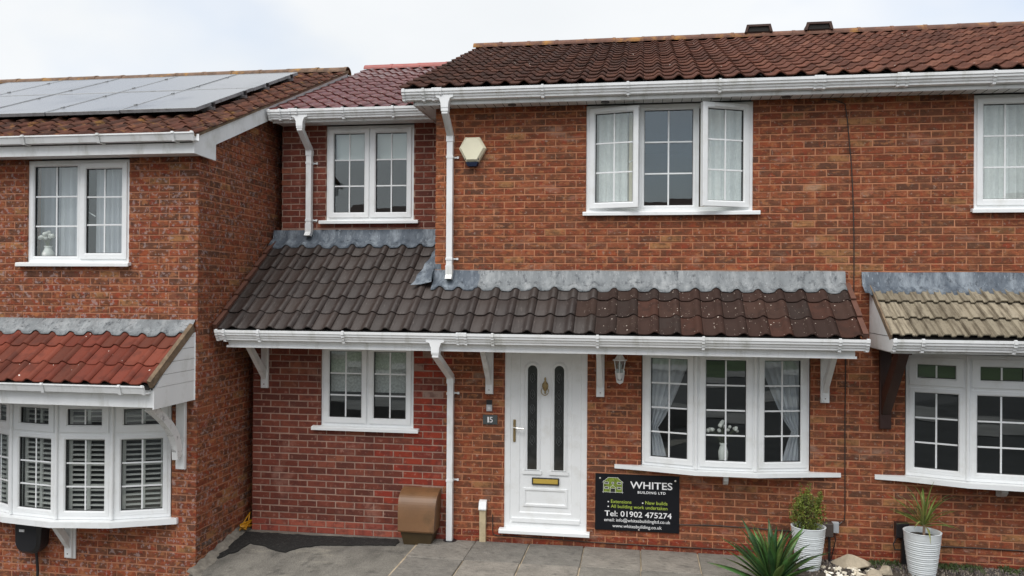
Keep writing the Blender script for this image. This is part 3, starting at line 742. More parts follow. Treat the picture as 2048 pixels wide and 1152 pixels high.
# rooms behind the windows
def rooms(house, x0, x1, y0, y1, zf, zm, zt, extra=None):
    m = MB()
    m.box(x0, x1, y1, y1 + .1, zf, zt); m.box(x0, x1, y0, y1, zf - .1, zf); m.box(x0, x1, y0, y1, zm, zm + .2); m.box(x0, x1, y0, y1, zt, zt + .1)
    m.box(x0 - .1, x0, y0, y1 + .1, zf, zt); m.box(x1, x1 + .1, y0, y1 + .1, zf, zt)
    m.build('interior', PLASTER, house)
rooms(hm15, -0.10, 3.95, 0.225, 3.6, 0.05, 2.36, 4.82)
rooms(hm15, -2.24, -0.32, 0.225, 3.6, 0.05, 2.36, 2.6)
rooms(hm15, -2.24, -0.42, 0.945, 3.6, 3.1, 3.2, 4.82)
# ---- windows
window(hm15, 1.345, 3.09, 3.612, 4.758, 0, [1.345, 1.925, 2.515, 3.09], [True, False, True], sill=(.03, .07), vents=(0, 2), handles={0: 1, 2: -1}, opens={0: (-1, 13), 2: (1, 23)})
window(hm15, -1.89, -0.78, 3.602, 4.757, 0.72, [-1.89, -1.335, -0.78], [True, True], vents=(0, 1))
window(hm15, -1.645, -0.56, 1.212, 2.15, 0, [-1.645, -1.10, -0.56], [True, True], sill=(.09, .07))
bow(hm15, [(1.95, 0.0), (2.515, -0.15), (3.115, -0.15), (3.68, 0.0)], 0.905, 2.148, None,
    [(1.67, 0.02), (1.67, -.012), (1.95, -.07), (2.50, -.215), (3.13, -.215), (3.68, -.075), (3.98, -.012), (3.98, 0.02), (3.60, .06), (2.02, .06)], nz=4, sill_th=0.045)
MB().prism([(-.02, .86), (-.14, .86), (-.14, .80), (-.10, .76), (-.05, .74), (-.02, .74)], 'x', 2.80, 2.845).build('sill_bracket', OLDWHITE, hm15)
# ---- front door
fr = MB(); fr.ring(0.47, 1.375, 0.165, 2.30, 0.072, .015, .10, ch=.01); door = fr.build('front_door', WHITE_CLEAN, hm15)
d0, d1, dz0, dz1 = 0.535, 1.31, 0.235, 2.235
MB().box(d0 + .006, d1 - .006, .032, .075, dz0, dz1).build('door_leaf', WHITE_CLEAN, door)
MB(MY(.001)).ring(d0 + .006, d1 - .006, dz0 + .001, dz1, .105, .020, .04, ch=.012).build('door_stile', WHITE_CLEAN, door)
def arch(cx, w, z0, z1, n=12):
    p = [(cx - w, z0), (cx + w, z0)]
    for k in range(n + 1):
        t = math.pi * k / n; p.append((cx + w * math.cos(t), z1 - w + w * math.sin(t)))
    return p
for cx in (0.775, 1.068):
    o_ = arch(cx, .094, .79, 1.985); i_ = arch(cx, .050, .804, 1.938)
    m = MB(); n = len(o_); k_ = arch(cx, .070, .798, 1.962)
    vs = [(a, .030, b) for a, b in o_] + [(a, .014, b) for a, b in k_] + [(a, .026, b) for a, b in i_]
    m.add(vs, [(r0 * n + i, r0 * n + (i + 1) % n, (r0 + 1) * n + (i + 1) % n, (r0 + 1) * n + i) for r0 in range(2) for i in range(n)])
    m.build('arch_moulding', WHITE_CLEAN, door)
    m = MB(); m.box(cx - .104, cx + .104, .016, .031, .752, .79); m.build('moulding_foot', WHITE_CLEAN, door)
    MB().prism(arch(cx, .052, .802, 1.940), 'y', .024, .031).build('glazed_panel', simple('dark_obscure_glass', (0.028, 0.030, 0.029), 0.12, var=0.3, vscale=14), door)
    # leaded flower pattern
    m = MB()
    for zc in (1.80, 1.62, 1.46, 1.30, 1.12):
        for sx in (-1, 1):
            m.tube([(cx, .0225, zc - .05), (cx + sx * .026, .0225, zc - .015), (cx + sx * .020, .0225, zc + .03), (cx + sx * .004, .0225, zc + .055)], .0022, 5)
        m.tube([(cx, .0225, zc - .02), (cx - .008, .0225, zc + .005), (cx, .0225, zc + .03), (cx + .008, .0225, zc + .005), (cx, .0225, zc - .02)], .002, 5)
    m.build('glass_tracery', simple('bevel_lines', (0.10, 0.11, 0.11), 0.3), door)
MB(MY(0)).ring(0.68, 1.166, .40, .60, .034, .020, .035, ch=.012).build('lower_panel', WHITE_CLEAN, door)
m = MB(); m.ring(0.777, 1.073, .641, .717, .010, .008, .034, ch=.003); m.build('letterbox_surround', BLACK, door)
m = MB(); m.bevbox(0.787, 1.063, .010, .03, .651, .707, .006); m.build('letterbox', BRASS, door)
m = MB(); m.bevbox(0.566, 0.594, .006, .022, 1.10, 1.343, .005); m.build('handle_plate', DULLBRASS, door)
m = MB(); m.tube([(.580, .01, 1.262), (.580, -.035, 1.262), (.606, -.045, 1.260), (.690, -.042, 1.254)], .009, 8); m.build('lever', CHROME, door)
KX = 0.915
m = MB(); m.lathe([(.004, 1.63), (.010, 1.645), (.007, 1.66), (.022, 1.68), (.034, 1.71), (.032, 1.74), (.018, 1.76), (.008, 1.78), (.012, 1.795), (.004, 1.815)], 12, Matrix.Translation((KX, .012, 0)), sy=.6)
m.tube([(KX + .04 * math.sin(t), -.008, 1.665 - .045 * math.cos(t)) for t in [i * .42 - 2.3 for i in range(12)]], .005, 6); m.build('knocker', DULLBRASS, door)
MB().box(0.555, 1.30, .0, .03, dz0 - .004, dz0 + .036).build('weather_bar', WHITE_CLEAN, door)
MB().prism([(.06, .128), (.06, .168), (-.06, .160), (-.072, .150), (-.072, .118), (-.055, .116), (-.05, .128)], 'x', .425, 1.41).build('threshold', WHITE_CLEAN, door)
# ---- canopy (porch) roof
TP, X0P, YP, ZP = 0.21, -2.50, -0.74, 2.325
MP = roof_matrix(YP, ZP, 0.70)
porch = MB().prism([(YP + .02, ZP + .002), (0.0, ZP + .516), (0.0, ZP + .44), (YP + .02, ZP - .05)], 'x', -0.33, 3.99)
porch.prism([(YP + .02, ZP + .002), (0.72, ZP + 1.02), (0.72, ZP + .94), (YP + .02, ZP - .05)], 'x', -2.46, -0.335)
porch = porch.build('canopy_roof', DECK, hm15)
def ptile(x, s_, r_, c_):
    if lich(x, s_, r_, c_) == 'tile_dark': c = random.choice([(49, 41, 37), (46, 38, 35), (53, 44, 40)])
    elif x < 2.0: c = random.choice([(56, 44, 39), (52, 42, 38), (60, 46, 40)])
    else: c = random.choice([(60, 43, 37), (55, 41, 36), (65, 47, 40), (54, 44, 40), (68, 45, 37)])
    k = random.uniform(.9, 1.1); return tuple(v * k for v in lin(c))
_l = {}
def lich(x, s_, r_, c_):
    if (r_, c_) not in _l: _l[(r_, c_)] = 'tile_lichen' if random.random() < smooth((x - 1.05) / .75) else 'tile_dark'
    return _l[(r_, c_)]
lay_tiles(hm15, porch, 'tile_dark', MP, X0P, X0P + TP * 31, TP, 0.285, 6, ptile, keep=lambda x, s_: s_ < 0.8 or x < -0.41, kindfn=lich, most=400)
def slope_pt(x, s_, n): return MP @ Vector((x, s_, n))
VERGE = simple('brown_verge', lin((92, 60, 48)), 0.6, var=0.15, vscale=10)
for xv, rows in ((-2.525, 6), (4.025, 3)):
    for r_ in range(rows):
        m = MB(MP); m.add([(xv - .024, r_ * .285 - .004, .0), (xv + .024, r_ * .285 - .004, .0), (xv + .024, r_ * .285 - .004, .062), (xv - .024, r_ * .285 - .004, .062), (xv - .024, r_ * .285 + .30, -.02), (xv + .024, r_ * .285 + .30, -.02), (xv + .024, r_ * .285 + .30, .040), (xv - .024, r_ * .285 + .30, .040)],
                          [(0, 1, 2, 3), (3, 2, 6, 7), (0, 3, 7, 4), (1, 5, 6, 2), (4, 7, 6, 5), (0, 4, 5, 1)]); m.build('verge_unit', VERGE, porch)
def lead_skirt(house, x0, x1, ywall, zup, s_top, s_bot, mat, name='lead_flashing', prof=pan_h, P=TP, X0=X0P, M=None, ex=0.026, end=0.0):
    M = M or MP; m = MB(); n = max(2, int((x1 - x0) / (P / 12))); vs = []; ph = random.uniform(0, 6)
    for i in range(n + 1):
        x = x0 + (x1 - x0) * i / n; u = (x - X0) / P
        wob = 0.010 * math.sin(x * 7 + ph) + 0.006 * math.sin(x * 19)
        h = prof(u)
        zt = zup + 0.003 * math.sin(x * 5 + ph)
        top = Vector((x, ywall - .012, zt)); t2 = Vector((x, ywall - .002, zt + .002))
        kink = M @ Vector((x, s_top, h * 0.35 + ex + .008)); kink.y = min(kink.y, ywall - .016)
        mid = M @ Vector((x, (s_top + s_bot) / 2 + .02, h * .9 + ex + .002)); lo = M @ Vector((x, s_bot + wob + (0.016 if h > .012 else 0), h + ex - .003)); lo2 = M @ Vector((x, s_bot + wob + (0.016 if h > .012 else 0) + .001, h + ex - .009))
        vs += [t2, top, kink, mid, lo, lo2]
    m.add(vs, [(i * 6 + k, i * 6 + k + 1, i * 6 + 7 + k, i * 6 + 6 + k) for i in range(n) for k in range(5)])
    return m.build(name, mat, house, smooth=True)
lead_skirt(porch, 0.17, 1.93, 0.0, 2.972, .885, .725, LEAD); lead_skirt(porch, 1.90, 4.012, 0.0, 2.974, .885, .722, LEAD, ex=.029)
lead_skirt(porch, -0.335, 0.19, 0.0, 2.974, .885, .72, LEAD_NEW, ex=.028)
lead_skirt(porch, -2.56, -1.52, 0.72, 3.482, 1.775, 1.595, LEAD_NEW); lead_skirt(porch, -1.55, -0.332, 0.72, 3.484, 1.775, 1.60, LEAD_NEW, ex=.030)
m = MB(); vs = []
for j in range(21):
    s_ = 1.70 - j * (1.70 - 0.76) / 20; w = 0.07 + 0.15 * (j / 20)
    a = slope_pt(-.329, s_, 0); 
    vs += [(-.332, a.y, a.z + .16), (-.334, a.y, a.z + .085), tuple(slope_pt(-.334 - w * .5, s_, .068)), tuple(slope_pt(-.334 - w - .010 * math.sin(j * 1.3), s_, .060))]
m.add(vs, [(j * 4 + k, j * 4 + k + 1, j * 4 + 5 + k, j * 4 + 4 + k) for j in range(20) for k in range(3)]); m.build('lead_flashing', LEAD_NEW, porch, smooth=True)
for (xa, xb, yw, zz) in ((-.32, 4.0, 0.0, 2.977), (-2.46, -.335, .72, 3.487)):
    q = MB(); n_ = int((xb - xa) / .08)
    for i in range(n_):
        a_ = xa + (xb - xa) * i / n_; q.box(a_, a_ + (xb - xa) / n_ + .0005 * (i % 2), yw - .006 - random.uniform(0, .005), yw - .001, zz - random.uniform(.002, .008), zz + random.uniform(.003, .010))
    pt = q.build('pointing', MORTAR_NEW, porch); pt['kind'] = 'stuff'
# stepped lead tag beside the downpipe
MB().box(-.333, -.255, -.006, .0, 2.96, 3.045).build('lead_flashing', LEAD_NEW, porch)
# fascia, soffit, gutter, brackets of the canopy
MB().prism([(-.66, 2.135), (-.66, 2.30), (-.64, 2.30), (-.64, 2.150), (-.645, 2.135)], 'x', -2.42, 3.955).build('fascia', WHITE, hm15)
MB().prism([(-.668, 2.128), (-.668, 2.152), (-.662, 2.152), (-.662, 2.128)], 'x', -2.44, 3.97).build('fascia_trim', WHITE, hm15)
MB().box(-2.43, 3.95, -.638, -.002, 2.152, 2.166).build('soffit', SOFFIT, hm15)
MB().prism([(-.64, 2.168), (-.64, 2.33), (-.02, 2.76), (-.02, 2.168)], 'x', -2.435, -2.42).build('canopy_cheek', WHITE, hm15)
MB().prism([(-.64, 2.168), (-.64, 2.33), (-.02, 2.76), (-.02, 2.168)], 'x', 3.93, 3.945).build('canopy_cheek', WHITE, hm15)
gutter(hm15, OGEE, -2.52, 4.06, -.662, 2.318, [-2.421, -2.032, -1.102, 0.47, 1.521, 2.54, 3.795], unions=[0.15], name='gutter')
downpipe(hm15, -0.125, [(-.715, 2.215), (-.715, 2.09), (-.045, 1.80), (-.045, -.02)], [1.62, 0.665], 0.0)
m = MB(); m.lathe([(.075, -.02), (.075, .006), (.06, .010), (.05, .006)], 20, Matrix.Translation((-.12, -.05, 0))); tag(m.build('drain_collar', BLACK, hm15))
for x in (-2.31, 0.305, 1.515, 3.815): gallows(hm15, x, -.002, 1.622, .53, .42)
# ---- upper eaves of the main roof
def eaves(house, x0, x1, yf, zs, zt, ywall, end=None):
    MB().prism([(yf, zs - .010), (yf, zt), (yf + .02, zt), (yf + .02, zs + .004), (yf + .006, zs - .010)], 'x', x0, x1).build('fascia', WHITE, house)
    MB().box(x0 + .004, x1 - .004, yf - .007, yf - .001, zs - .006, zs + .018).build('fascia_trim', WHITE, house)
    s_ = MB(); x = x0 + .01; w = .10
    a = yf + .021
    MB().box(x0 + .006, x1 - .006, a, ywall - .001, zs + .006, zs + .016).build('soffit', SOFFIT, house)
eaves(hm15, -0.51, 4.15, -.24, 4.762, 4.90, 0.0)
for k in range(46):
    x = -.45 + k * .1
    MB().box(x, x + .004, -.218, -.004, 4.7645, 4.768).build('soffit_groove', GASKET, hm15)
for x in (0.55, 1.55, 3.4): MB().lathe([(.045, 4.755), (.045, 4.7675)], 16, Matrix.Translation((x, -.12, 0))).build('soffit_vent', simple('vent_grey%.1f' % x, (.12, .12, .12), .6), hm15)
MB().prism([(-.24, 4.755), (-.24, 4.93), (0.72, 5.20), (0.72, 4.755)], 'x', -0.515, -0.50).build('box_end', WHITE, hm15)
MB().box(-.50, -.32, -.215, 0.70, 4.767, 4.778).build('soffit', SOFFIT, hm15)
YM, ZM, TM = -0.33, 4.925, 0.395
roof15 = deck('roof', hm15, -0.62, 4.15, YM, ZM, 3.76, TM)
def mtile(x, s_, r_, c_):
    f = smooth((x - 1.2) / 2.5)
    a = random.choice([(72, 45, 36), (65, 41, 33), (79, 51, 40), (61, 42, 35)]); b = random.choice([(108, 68, 54), (100, 62, 49), (114, 75, 60), (96, 61, 49)])
    k = random.uniform(.92, 1.08); return tuple((u * (1 - f) + v * f) * k for u, v in zip(lin(a), lin(b)))
MM = roof_matrix(YM, ZM, TM)
lay_tiles(hm15, roof15, 'tile_main', MM, -0.65, 4.15, 0.20, 0.29, 15, mtile, most=200, seed=20, lift=.024)
RIDGE_OLD = simple('ridge_clay_old', lin((104, 72, 58)), 0.85, var=0.25, vscale=7, dirt=lin((178, 128, 40)), dscale=3.5, bmp=0.5)
RIDGE_RED = simple('ridge_clay_red', lin((150, 78, 70)), 0.5, var=0.12, vscale=5)
ridge(roof15, -0.66, 4.15, 3.76, ZM + 4.09 * TM + .02, .125, .45, RIDGE_OLD)
VENTM = simple('ridge_vent_clay', lin((74, 56, 50)), 0.85, var=0.2)
def ridge_vent(roof, x):
    z = ZM + 4.09 * TM + .05
    m = MB(); y0, y1 = 3.62, 3.90
    m.prism([(x - .20, z), (x + .20, z), (x + .165, z + .098), (x - .165, z + .098)], 'y', y0 + .03, y1 - .03)
    m.prism([(x - .20, z + .0), (x - .165, z), (x - .138, z + .082), (x + .138, z + .082), (x + .165, z), (x + .20, z), (x + .17, z + .112), (x - .17, z + .112)], 'y', y0, y0 + .03)
    o = m.build('ridge_vent', VENTM, roof)
    MB().prism([(x - .15, z + .012), (x + .15, z + .012), (x + .13, z + .075), (x - .13, z + .075)], 'y', y0 + .02, y0 + .0295).build('vent_opening', DECK, o)
ridge_vent(roof15, 3.62)
gutter(hm15, OGEE, -0.615, 4.15, -.242, 4.908, [-0.24 - .14, 0.907, 1.794, 2.718], unions=[-0.28 + .05, 3.686], cap=(True, False))
downpipe(hm15, -0.148, [(-.295, 4.808), (-.295, 4.66), (-.045, 4.46), (-.045, 2.93)], [4.22, 3.10], 0.0, shoe=True)
# ---- extension roof
YE, ZE, TE = 0.385, 4.885, 0.405
eaves(hm15, -2.46, -0.325, .45, 4.762, 4.885, .72)
roofx = deck('extension_roof', hm15, -2.475, -0.40, YE, ZE, 3.92, TE)
def xtile(x, s_, r_, c_):
    k = random.uniform(.88, 1.12); return tuple(v * k for v in lin(random.choice([(92, 46, 42), (86, 41, 38), (98, 51, 46)])))
lay_tiles(hm15, roofx, 'tile_maroon', roof_matrix(YE, ZE, TE), -2.49, -0.49, 0.20, 0.29, 13, xtile, most=90, seed=40, lift=.024, hidden=lambda x, s_: x > -0.75 + .1 * s_)
ridge(roofx, -2.49, -0.66, 3.92, ZE + 3.535 * TE + .02, .12, .45, RIDGE_RED)
gutter(hm15, OGEE, -2.48, -0.42, .448, 4.892, [-2.33, -1.542, -0.933], unions=[-2.16], cap=(True, False))
downpipe(hm15, -2.085, [(.395, 4.792), (.395, 4.66), (.672, 4.46), (.672, 3.46)], [4.30, 3.60], 0.72, shoe=True)

# ================================================================== RIGHT-HAND NEIGHBOUR
hr = thing('house', 'adjoining brick house with beige ribbed tile canopy and dark wooden bracket', 'house', (6.5, 0, 0), 'houses in the row', world=True)
w_r = wall_slab('wall', MORTAR_OLD, hr, MY(0), 4.07, 9.0, -0.15, 4.80, OPR)
br = BrickSet()
br.wall(w_r, 'brick_old', MY(0), lay_r)
br.finish(hr, 260, lambda p: 2.20 < p.z < 2.93 and p.x > 4.2)
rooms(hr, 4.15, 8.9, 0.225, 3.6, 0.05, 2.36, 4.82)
window(hr, 5.24, 6.985, 3.612, 4.758, 0, [5.24, 5.82, 6.41, 6.985], [True, False, True], sill=(.03, .03), handles={})
bow(hr, [(4.60, 0.0), (5.13, -0.19), (5.73, -0.25), (6.33, -0.19), (6.86, 0.0)], 0.905, 2.148, 1.815,
    [(4.31, 0.02), (4.31, -.012), (4.60, -.075), (5.11, -.265), (5.73, -.325), (6.35, -.265), (6.86, -.075), (7.15, -.012), (7.15, .02), (6.8, .06), (4.66, .06)], nz=3, sashes=[False] * 4)
MB().prism([(-.02, .855), (-.16, .855), (-.16, .80), (-.12, .76), (-.06, .74), (-.02, .74)], 'x', 5.45, 5.51).build('sill_bracket', OLDWHITE, hr)
YR, ZR, TR = -0.735, 2.335, 0.65
MR = roof_matrix(YR, ZR, TR)
cano = MB().prism([(YR + .02, ZR), (0, ZR + .478), (0, ZR + .40), (YR + .02, ZR - .05)], 'x', 4.27, 7.3).build('canopy_roof', DECK, hr)
def btile(x, s_, r_, c_):
    k = random.uniform(.92, 1.08); return tuple(v * k for v in lin(random.choice([(150, 140, 121), (142, 133, 115), (157, 147, 128), (131, 122, 105)])))
lay_tiles(hr, cano, 'tile_buff', MR, 4.255, 4.255 + .225 * 13, .225, 0.285, 3, btile, prof=rib_h, most=300, stagger=0.0, seed=60, lift=.036)
MB(MR).box(4.246, 4.262, -.005, .90, -.02, .036).build('verge_strip', CEMENT, cano)
lead_skirt(cano, 4.17, 5.78, 0.0, 2.968, .855, .715, LEAD_NEW, prof=rib_h, P=.225, X0=4.255, M=MR, ex=.024); lead_skirt(cano, 5.76, 7.3, 0.0, 2.970, .855, .715, LEAD_NEW, prof=rib_h, P=.225, X0=4.255, M=MR, ex=.027)
chk = MB().prism([(-.70, 2.205), (-.70, 2.33), (-.66, 2.345), (-.005, 2.345), (-.005, 2.205)], 'x', 4.252, 4.268).build('canopy_cheek', WHITE, hr)
k = 0; y = -.655
while y < -.01:
    y2 = min(y + .075, -.005)
    MB().prism([(y + .002, 2.352), (y + .002, 2.352 + max(.01, (y + .66) * .64)), (y2 - .002, 2.352 + (y2 + .66) * .64), (y2 - .002, 2.352)], 'x', 4.250, 4.264).build('cladding_board', WHITE, chk); y = y2
MB().box(4.27, 7.3, -.70, -.68, 2.19, 2.33).build('fascia', WHITE, hr); MB().box(4.27, 7.3, -.678, -.002, 2.196, 2.21).build('soffit', SOFFIT, hr)
gutter(hr, OGEE, 4.255, 7.32, -.702, 2.328, [4.515, 5.30, 6.2], cap=(True, True))
o = MB(); o.bevbox(4.345, 4.455, -.055, -.002, 1.375, 2.19, .008); dk = o.build('gallows_bracket', DARKWOOD, hr)
MB().prism([(-.055, 1.52), (-.055, 1.74), (-.50, 2.193), (-.66, 2.193)], 'x', 4.355, 4.445).build('brace', DARKWOOD, dk)
MB().box(4.34, 4.46, -.67, -.06, 2.175, 2.194).build('head_rail', DARKWOOD, dk)
eaves(hr, 4.152, 9.0, -.24, 4.762, 4.90, 0.0)
MB().box(4.40, 4.46, -.2445, -.2405, 4.752, 4.90).build('fascia_joint', WHITE, hr)
for k in range(45):
    x = 4.2 + k * .1
    MB().box(x, x + .004, -.218, -.004, 4.7645, 4.768).build('soffit_groove', GASKET, hr)
gutter(hr, OGEE, 4.152, 9.1, -.242, 4.908, [5.30, 6.2, 7.1, 8.0], unions=[4.464], cap=(False, True))
roofr = deck('roof', hr, 4.15, 9.2, YM, ZM, 3.76, TM)
lay_tiles(hr, roofr, 'tile_main', MM, 4.15, 9.15, 0.20, 0.29, 15, mtile, most=160, seed=20, lift=.024)
ridge(roofr, 4.15, 9.15, 3.76, ZM + 4.09 * TM + .02, .125, .45, RIDGE_OLD); ridge_vent(roofr, 4.47)

# ================================================================== LEFT-HAND HOUSE
hl = thing('house', 'brick house with solar panels on its roof, red tiled canopy and bow window', 'house', (-5.5, -1, -0.5), 'houses in the row', world=True)
YL, XL = -0.989, -2.593
OPL = [(-4.575, -3.38, 2.985, 4.3), (-5.07, -2.87, 0.33, 1.9)]
w_l = wall_slab('wall', MORTAR_LEFT, hl, MY(YL), -9.0, XL - .008, -0.9, 4.16, OPL)
w_s = wall_slab('side_wall', MORTAR_LEFT, hl, SIDE(XL), YL + .008, 6.5, -0.9, 4.16, [])
gp = [(YL + .15, 4.16)] + [(-1.0 + .1, 4.30)] + [(3.1, 6.0), (7.0, 4.3), (6.5, 4.16)]
MB().prism([(YL + .008, 4.162), (3.1, 5.90), (6.5, 4.162)], 'x', XL - .2, XL - .009).build('gable', MORTAR_LEFT, hl)
bl = BrickSet(); ZJL = 3.986 - 0.075 * 60
leftcol = lambda a, z, i: pick(PAL_OLD)
bl.wall(w_l, 'brick_left', MY(YL), brick_layout(-6.2, XL - .001, ZJL, -0.75, 4.14, XL + .006, OPL, leftcol))
bl.wall(w_s, 'brick_left', SIDE(XL), brick_layout(YL + .001, 2.0, ZJL, -0.45, 4.14, YL + .1065, [], lambda a, z, i: pick(PAL_OLD) if z > 0.12 or random.random() < .3 else pick([((104, 88, 80), .6), ((88, 76, 70), .4)])))
# gable bricks following the rake
gl_ = brick_layout(YL + .001, 2.0, ZJL, 4.14, 5.3, YL + .1065, [], lambda a, z, i: pick(PAL_OLD))
bl.wall(w_s, 'brick_left', SIDE(XL), [q for q in gl_ if q[1] < 4.285 + (q[0] + 1.24) * .41 - .10])
bl.finish(hl, 300, lambda p: 1.6 < p.z < 2.4 and p.y < -.95)
rooms(hl, -8.9, -2.83, YL + .23, 2.5, -0.2, 1.75, 4.2)
window(hl, -4.575, -3.38, 3.025, 4.112, YL, [-4.575, -3.965, -3.38], [False, True], sill=(.09, .03), handles={1: -1})
bow(hl, [(-5.07, YL), (-4.56, YL - .225), (-3.97, YL - .31), (-3.40, YL - .225), (-2.875, YL)], 0.375, 1.618, 1.255,
    [(-5.16, YL + .02), (-5.16, YL - .03), (-4.59, YL - .30), (-3.97, YL - .39), (-3.37, YL - .30), (-2.79, YL - .035), (-2.79, YL + .02), (-2.95, YL + .06), (-5.0, YL + .06)], nz=3, sashes=[False] * 4, sill_th=.06)
gb = gallows(hl, -4.02, YL - .002, -.10, .41, .22, w=.085, mat=OLDWHITE, post_d=.05, name='sill_bracket')
MB().bevbox(-4.065, -3.955, YL - .02, YL - .0, -.115, .31, .004).build('backing_board', OLDWHITE, gb)
# canopy
YLP, ZLP, TL = -1.755, 1.835, 0.69
MLP = roof_matrix(YLP, ZLP, TL)
cl_ = MB().prism([(YLP + .02, ZLP), (YL, ZLP + .528), (YL, ZLP + .45), (YLP + .02, ZLP - .05)], 'x', -5.5, -2.65).build('canopy_roof', DECK, hl)
def rtile(x, s_, r_, c_):
    k = random.uniform(.9, 1.1); return tuple(v * k for v in lin(random.choice([(112, 54, 41), (105, 50, 37), (119, 61, 46), (99, 52, 39)])))
X0L = -2.64 - .205 * 14
lay_tiles(hl, cl_, 'tile_red', MLP, X0L, -2.64, .205, .275, 3, rtile, most=300, seed=80)
MB(MLP).prism([(-2.644, -.03), (-2.612, -.03), (-2.612, .045), (-2.644, .06)], 'y', -.004, .90).build('verge_strip', CEMENT, cl_)
lead_skirt(cl_, -5.5, -4.38, YL, 2.424, .87, .735, LEAD, P=.205, X0=X0L, M=MLP); lead_skirt(cl_, -4.41, -2.612, YL, 2.428, .87, .73, LEAD, P=.205, X0=X0L, M=MLP, ex=.03)
MB().prism([(-1.70, 1.615), (-1.70, 1.78), (-1.68, 1.78), (-1.68, 1.63)], 'x', -5.5, -2.638).build('fascia', WHITE, hl)
MB().box(-5.5, -2.64, -1.678, YL - .001, 1.622, 1.635).build('soffit', SOFFIT, hl)
ck = MB().prism([(-1.705, 1.600), (-1.705, 1.800), (YL - .002, 1.800), (YL - .002, 1.600)], 'x', -2.636, -2.622).build('canopy_cheek', WHITE, hl)
z = 1.803
while z < 2.28:
    z2 = min(z + .115, 2.30); ya = YLP + .07 + max(0, (z - ZLP)) / TL; yb = YLP + .07 + max(0, (z2 - ZLP)) / TL
    MB().prism([(ya, z), (min(yb, YL - .01), z2 - .004), (YL - .003, z2 - .004), (YL - .003, z)], 'x', -2.634, -2.624 + .004).build('cladding_board', WHITE, ck); z = z2
MB().box(-2.628, -2.612, YL - .004, YL + .018, 1.60, 2.30).build('corner_trim', WHITE, hl)
gutter(hl, SQUARE, -5.5, -2.66, -1.702, 1.832, [-4.6, -3.727, -2.916], cap=(True, True))
bk = MB().bevbox(-2.80, -2.70, YL - .05, YL - .002, .885, 1.62, .006).build('gallows_bracket', OLDWHITE, hl)
cv = []
for i in range(13):
    t = i / 12; cv.append((YL - .05 - .50 * t ** 1.6, 1.05 + .57 * t ** .75))
cv2 = [(y - .09 * (1 - .2 * i / 12), z - .05) for i, (y, z) in enumerate(cv)][::-1]
PEEL = simple('peeling_white_paint', (0.76, 0.76, 0.75), 0.5, dirt=(0.05, 0.042, 0.035), dscale=16)
MB().prism([(a, min(b, 1.618)) for a, b in cv + cv2], 'x', -2.782, -2.718).build('brace', PEEL, bk)
# eaves and roof
YRL, ZRL, TRL = -1.24, 4.285, 0.41
MB().prism([(-1.22, 4.118), (-1.22, 4.285), (-1.20, 4.285), (-1.20, 4.13)], 'x', -9.0, -2.53).build('fascia', WHITE, hl)
MB().box(-9.0, -2.535, -1.198, YL - .001, 4.126, 4.138).build('soffit', SOFFIT, hl)
gutter(hl, SQUARE, -9.0, -2.462, -1.222, 4.312, [-6.1, -5.2, -4.355, -3.506, -2.683], cap=(False, True))
zb = lambda y: 4.285 + (y + 1.24) * TRL
MB().prism([(-1.225, 4.115), (-1.225, zb(-1.225) - .01), (3.1, zb(3.1) - .01), (3.1, zb(3.1) - .19), (-.80, zb(-.80) - .19), (-.80, 4.105)], 'x', -2.528, -2.508).build('bargeboard', WHITE, hl)
MB().prism([(-1.20, zb(-1.2) - .012), (3.1, zb(3.1) - .012), (3.1, zb(3.1) + .03), (-1.26, zb(-1.26) + .028), (-1.262, zb(-1.26))], 'x', -2.545, -2.487).build('verge_bedding', CEMENT, hl)
roofl = deck('roof', hl, -9.05, -2.52, YRL, ZRL, 3.1, TRL)
def ltile(x, s_, r_, c_):
    k = random.uniform(.9, 1.1); return tuple(v * k for v in lin(random.choice([(84, 51, 40), (75, 46, 37), (91, 58, 45), (68, 46, 38)])))
MRL = roof_matrix(YRL, ZRL, TRL)
lay_tiles(hl, roofl, 'tile_left', MRL, -9.08, -2.48, .22, .30, 15, ltile, most=110, seed=90, lift=.024, hidden=lambda x, s_: x < -3.05 and s_ > 1.0)
RIDGE_L = simple('ridge_clay_lichen', lin((110, 88, 72)), 0.9, var=0.3, vscale=8, dirt=lin((182, 132, 36)), dscale=6, bmp=0.6)
ridge(roofl, -9.0, -2.49, 3.1, zb(3.1) + .02, .12, .45, RIDGE_L)

# ================================================================== SOLAR PANELS
def solar_mats():
    m, t, b = newmat('solar_glass'); b.inputs['Roughness'].default_value = 0.22; b.inputs['Specular IOR Level'].default_value = 0.6
    uv = N(t, 'ShaderNodeTexCoord'); sx = N(t, 'ShaderNodeSeparateXYZ'); t.links.new(uv.outputs['Object'], sx.inputs['Vector'])
    def lines(sock, pitch, w):
        a = N(t, 'ShaderNodeMath', operation='PINGPONG'); a.inputs[1].default_value = pitch / 2; t.links.new(sock, a.inputs[0])
        l = N(t, 'ShaderNodeMath', operation='LESS_THAN'); l.inputs[1].default_value = w; t.links.new(a.outputs[0], l.inputs[0]); return l.outputs[0]
    mxm = N(t, 'ShaderNodeMath', operation='MAXIMUM'); t.links.new(lines(sx.outputs['X'], .152, .0015), mxm.inputs[0]); t.links.new(lines(sx.outputs['Y'], .158, .0015), mxm.inputs[1])
    c = mixc(t, (0.020, 0.022, 0.028), (0.12, 0.125, 0.13), mxm.outputs[0])
    c = mixc(t, c, (0.20, 0.202, 0.205), noise(t, 1.2, 5, 0.6, None, 0.05, 0.45))  # pale dusty grey over the cells, painting the sky's reflection into the colour
    t.links.new(c, b.inputs['Base Color'])
    return m
SOLAR = solar_mats(); ALU = simple('anodised_frame', (0.30, 0.31, 0.32), 0.5, metal=0.3, dirt=(0.10, 0.10, 0.09), dscale=9)
PW, PL_ = 0.925, 1.47
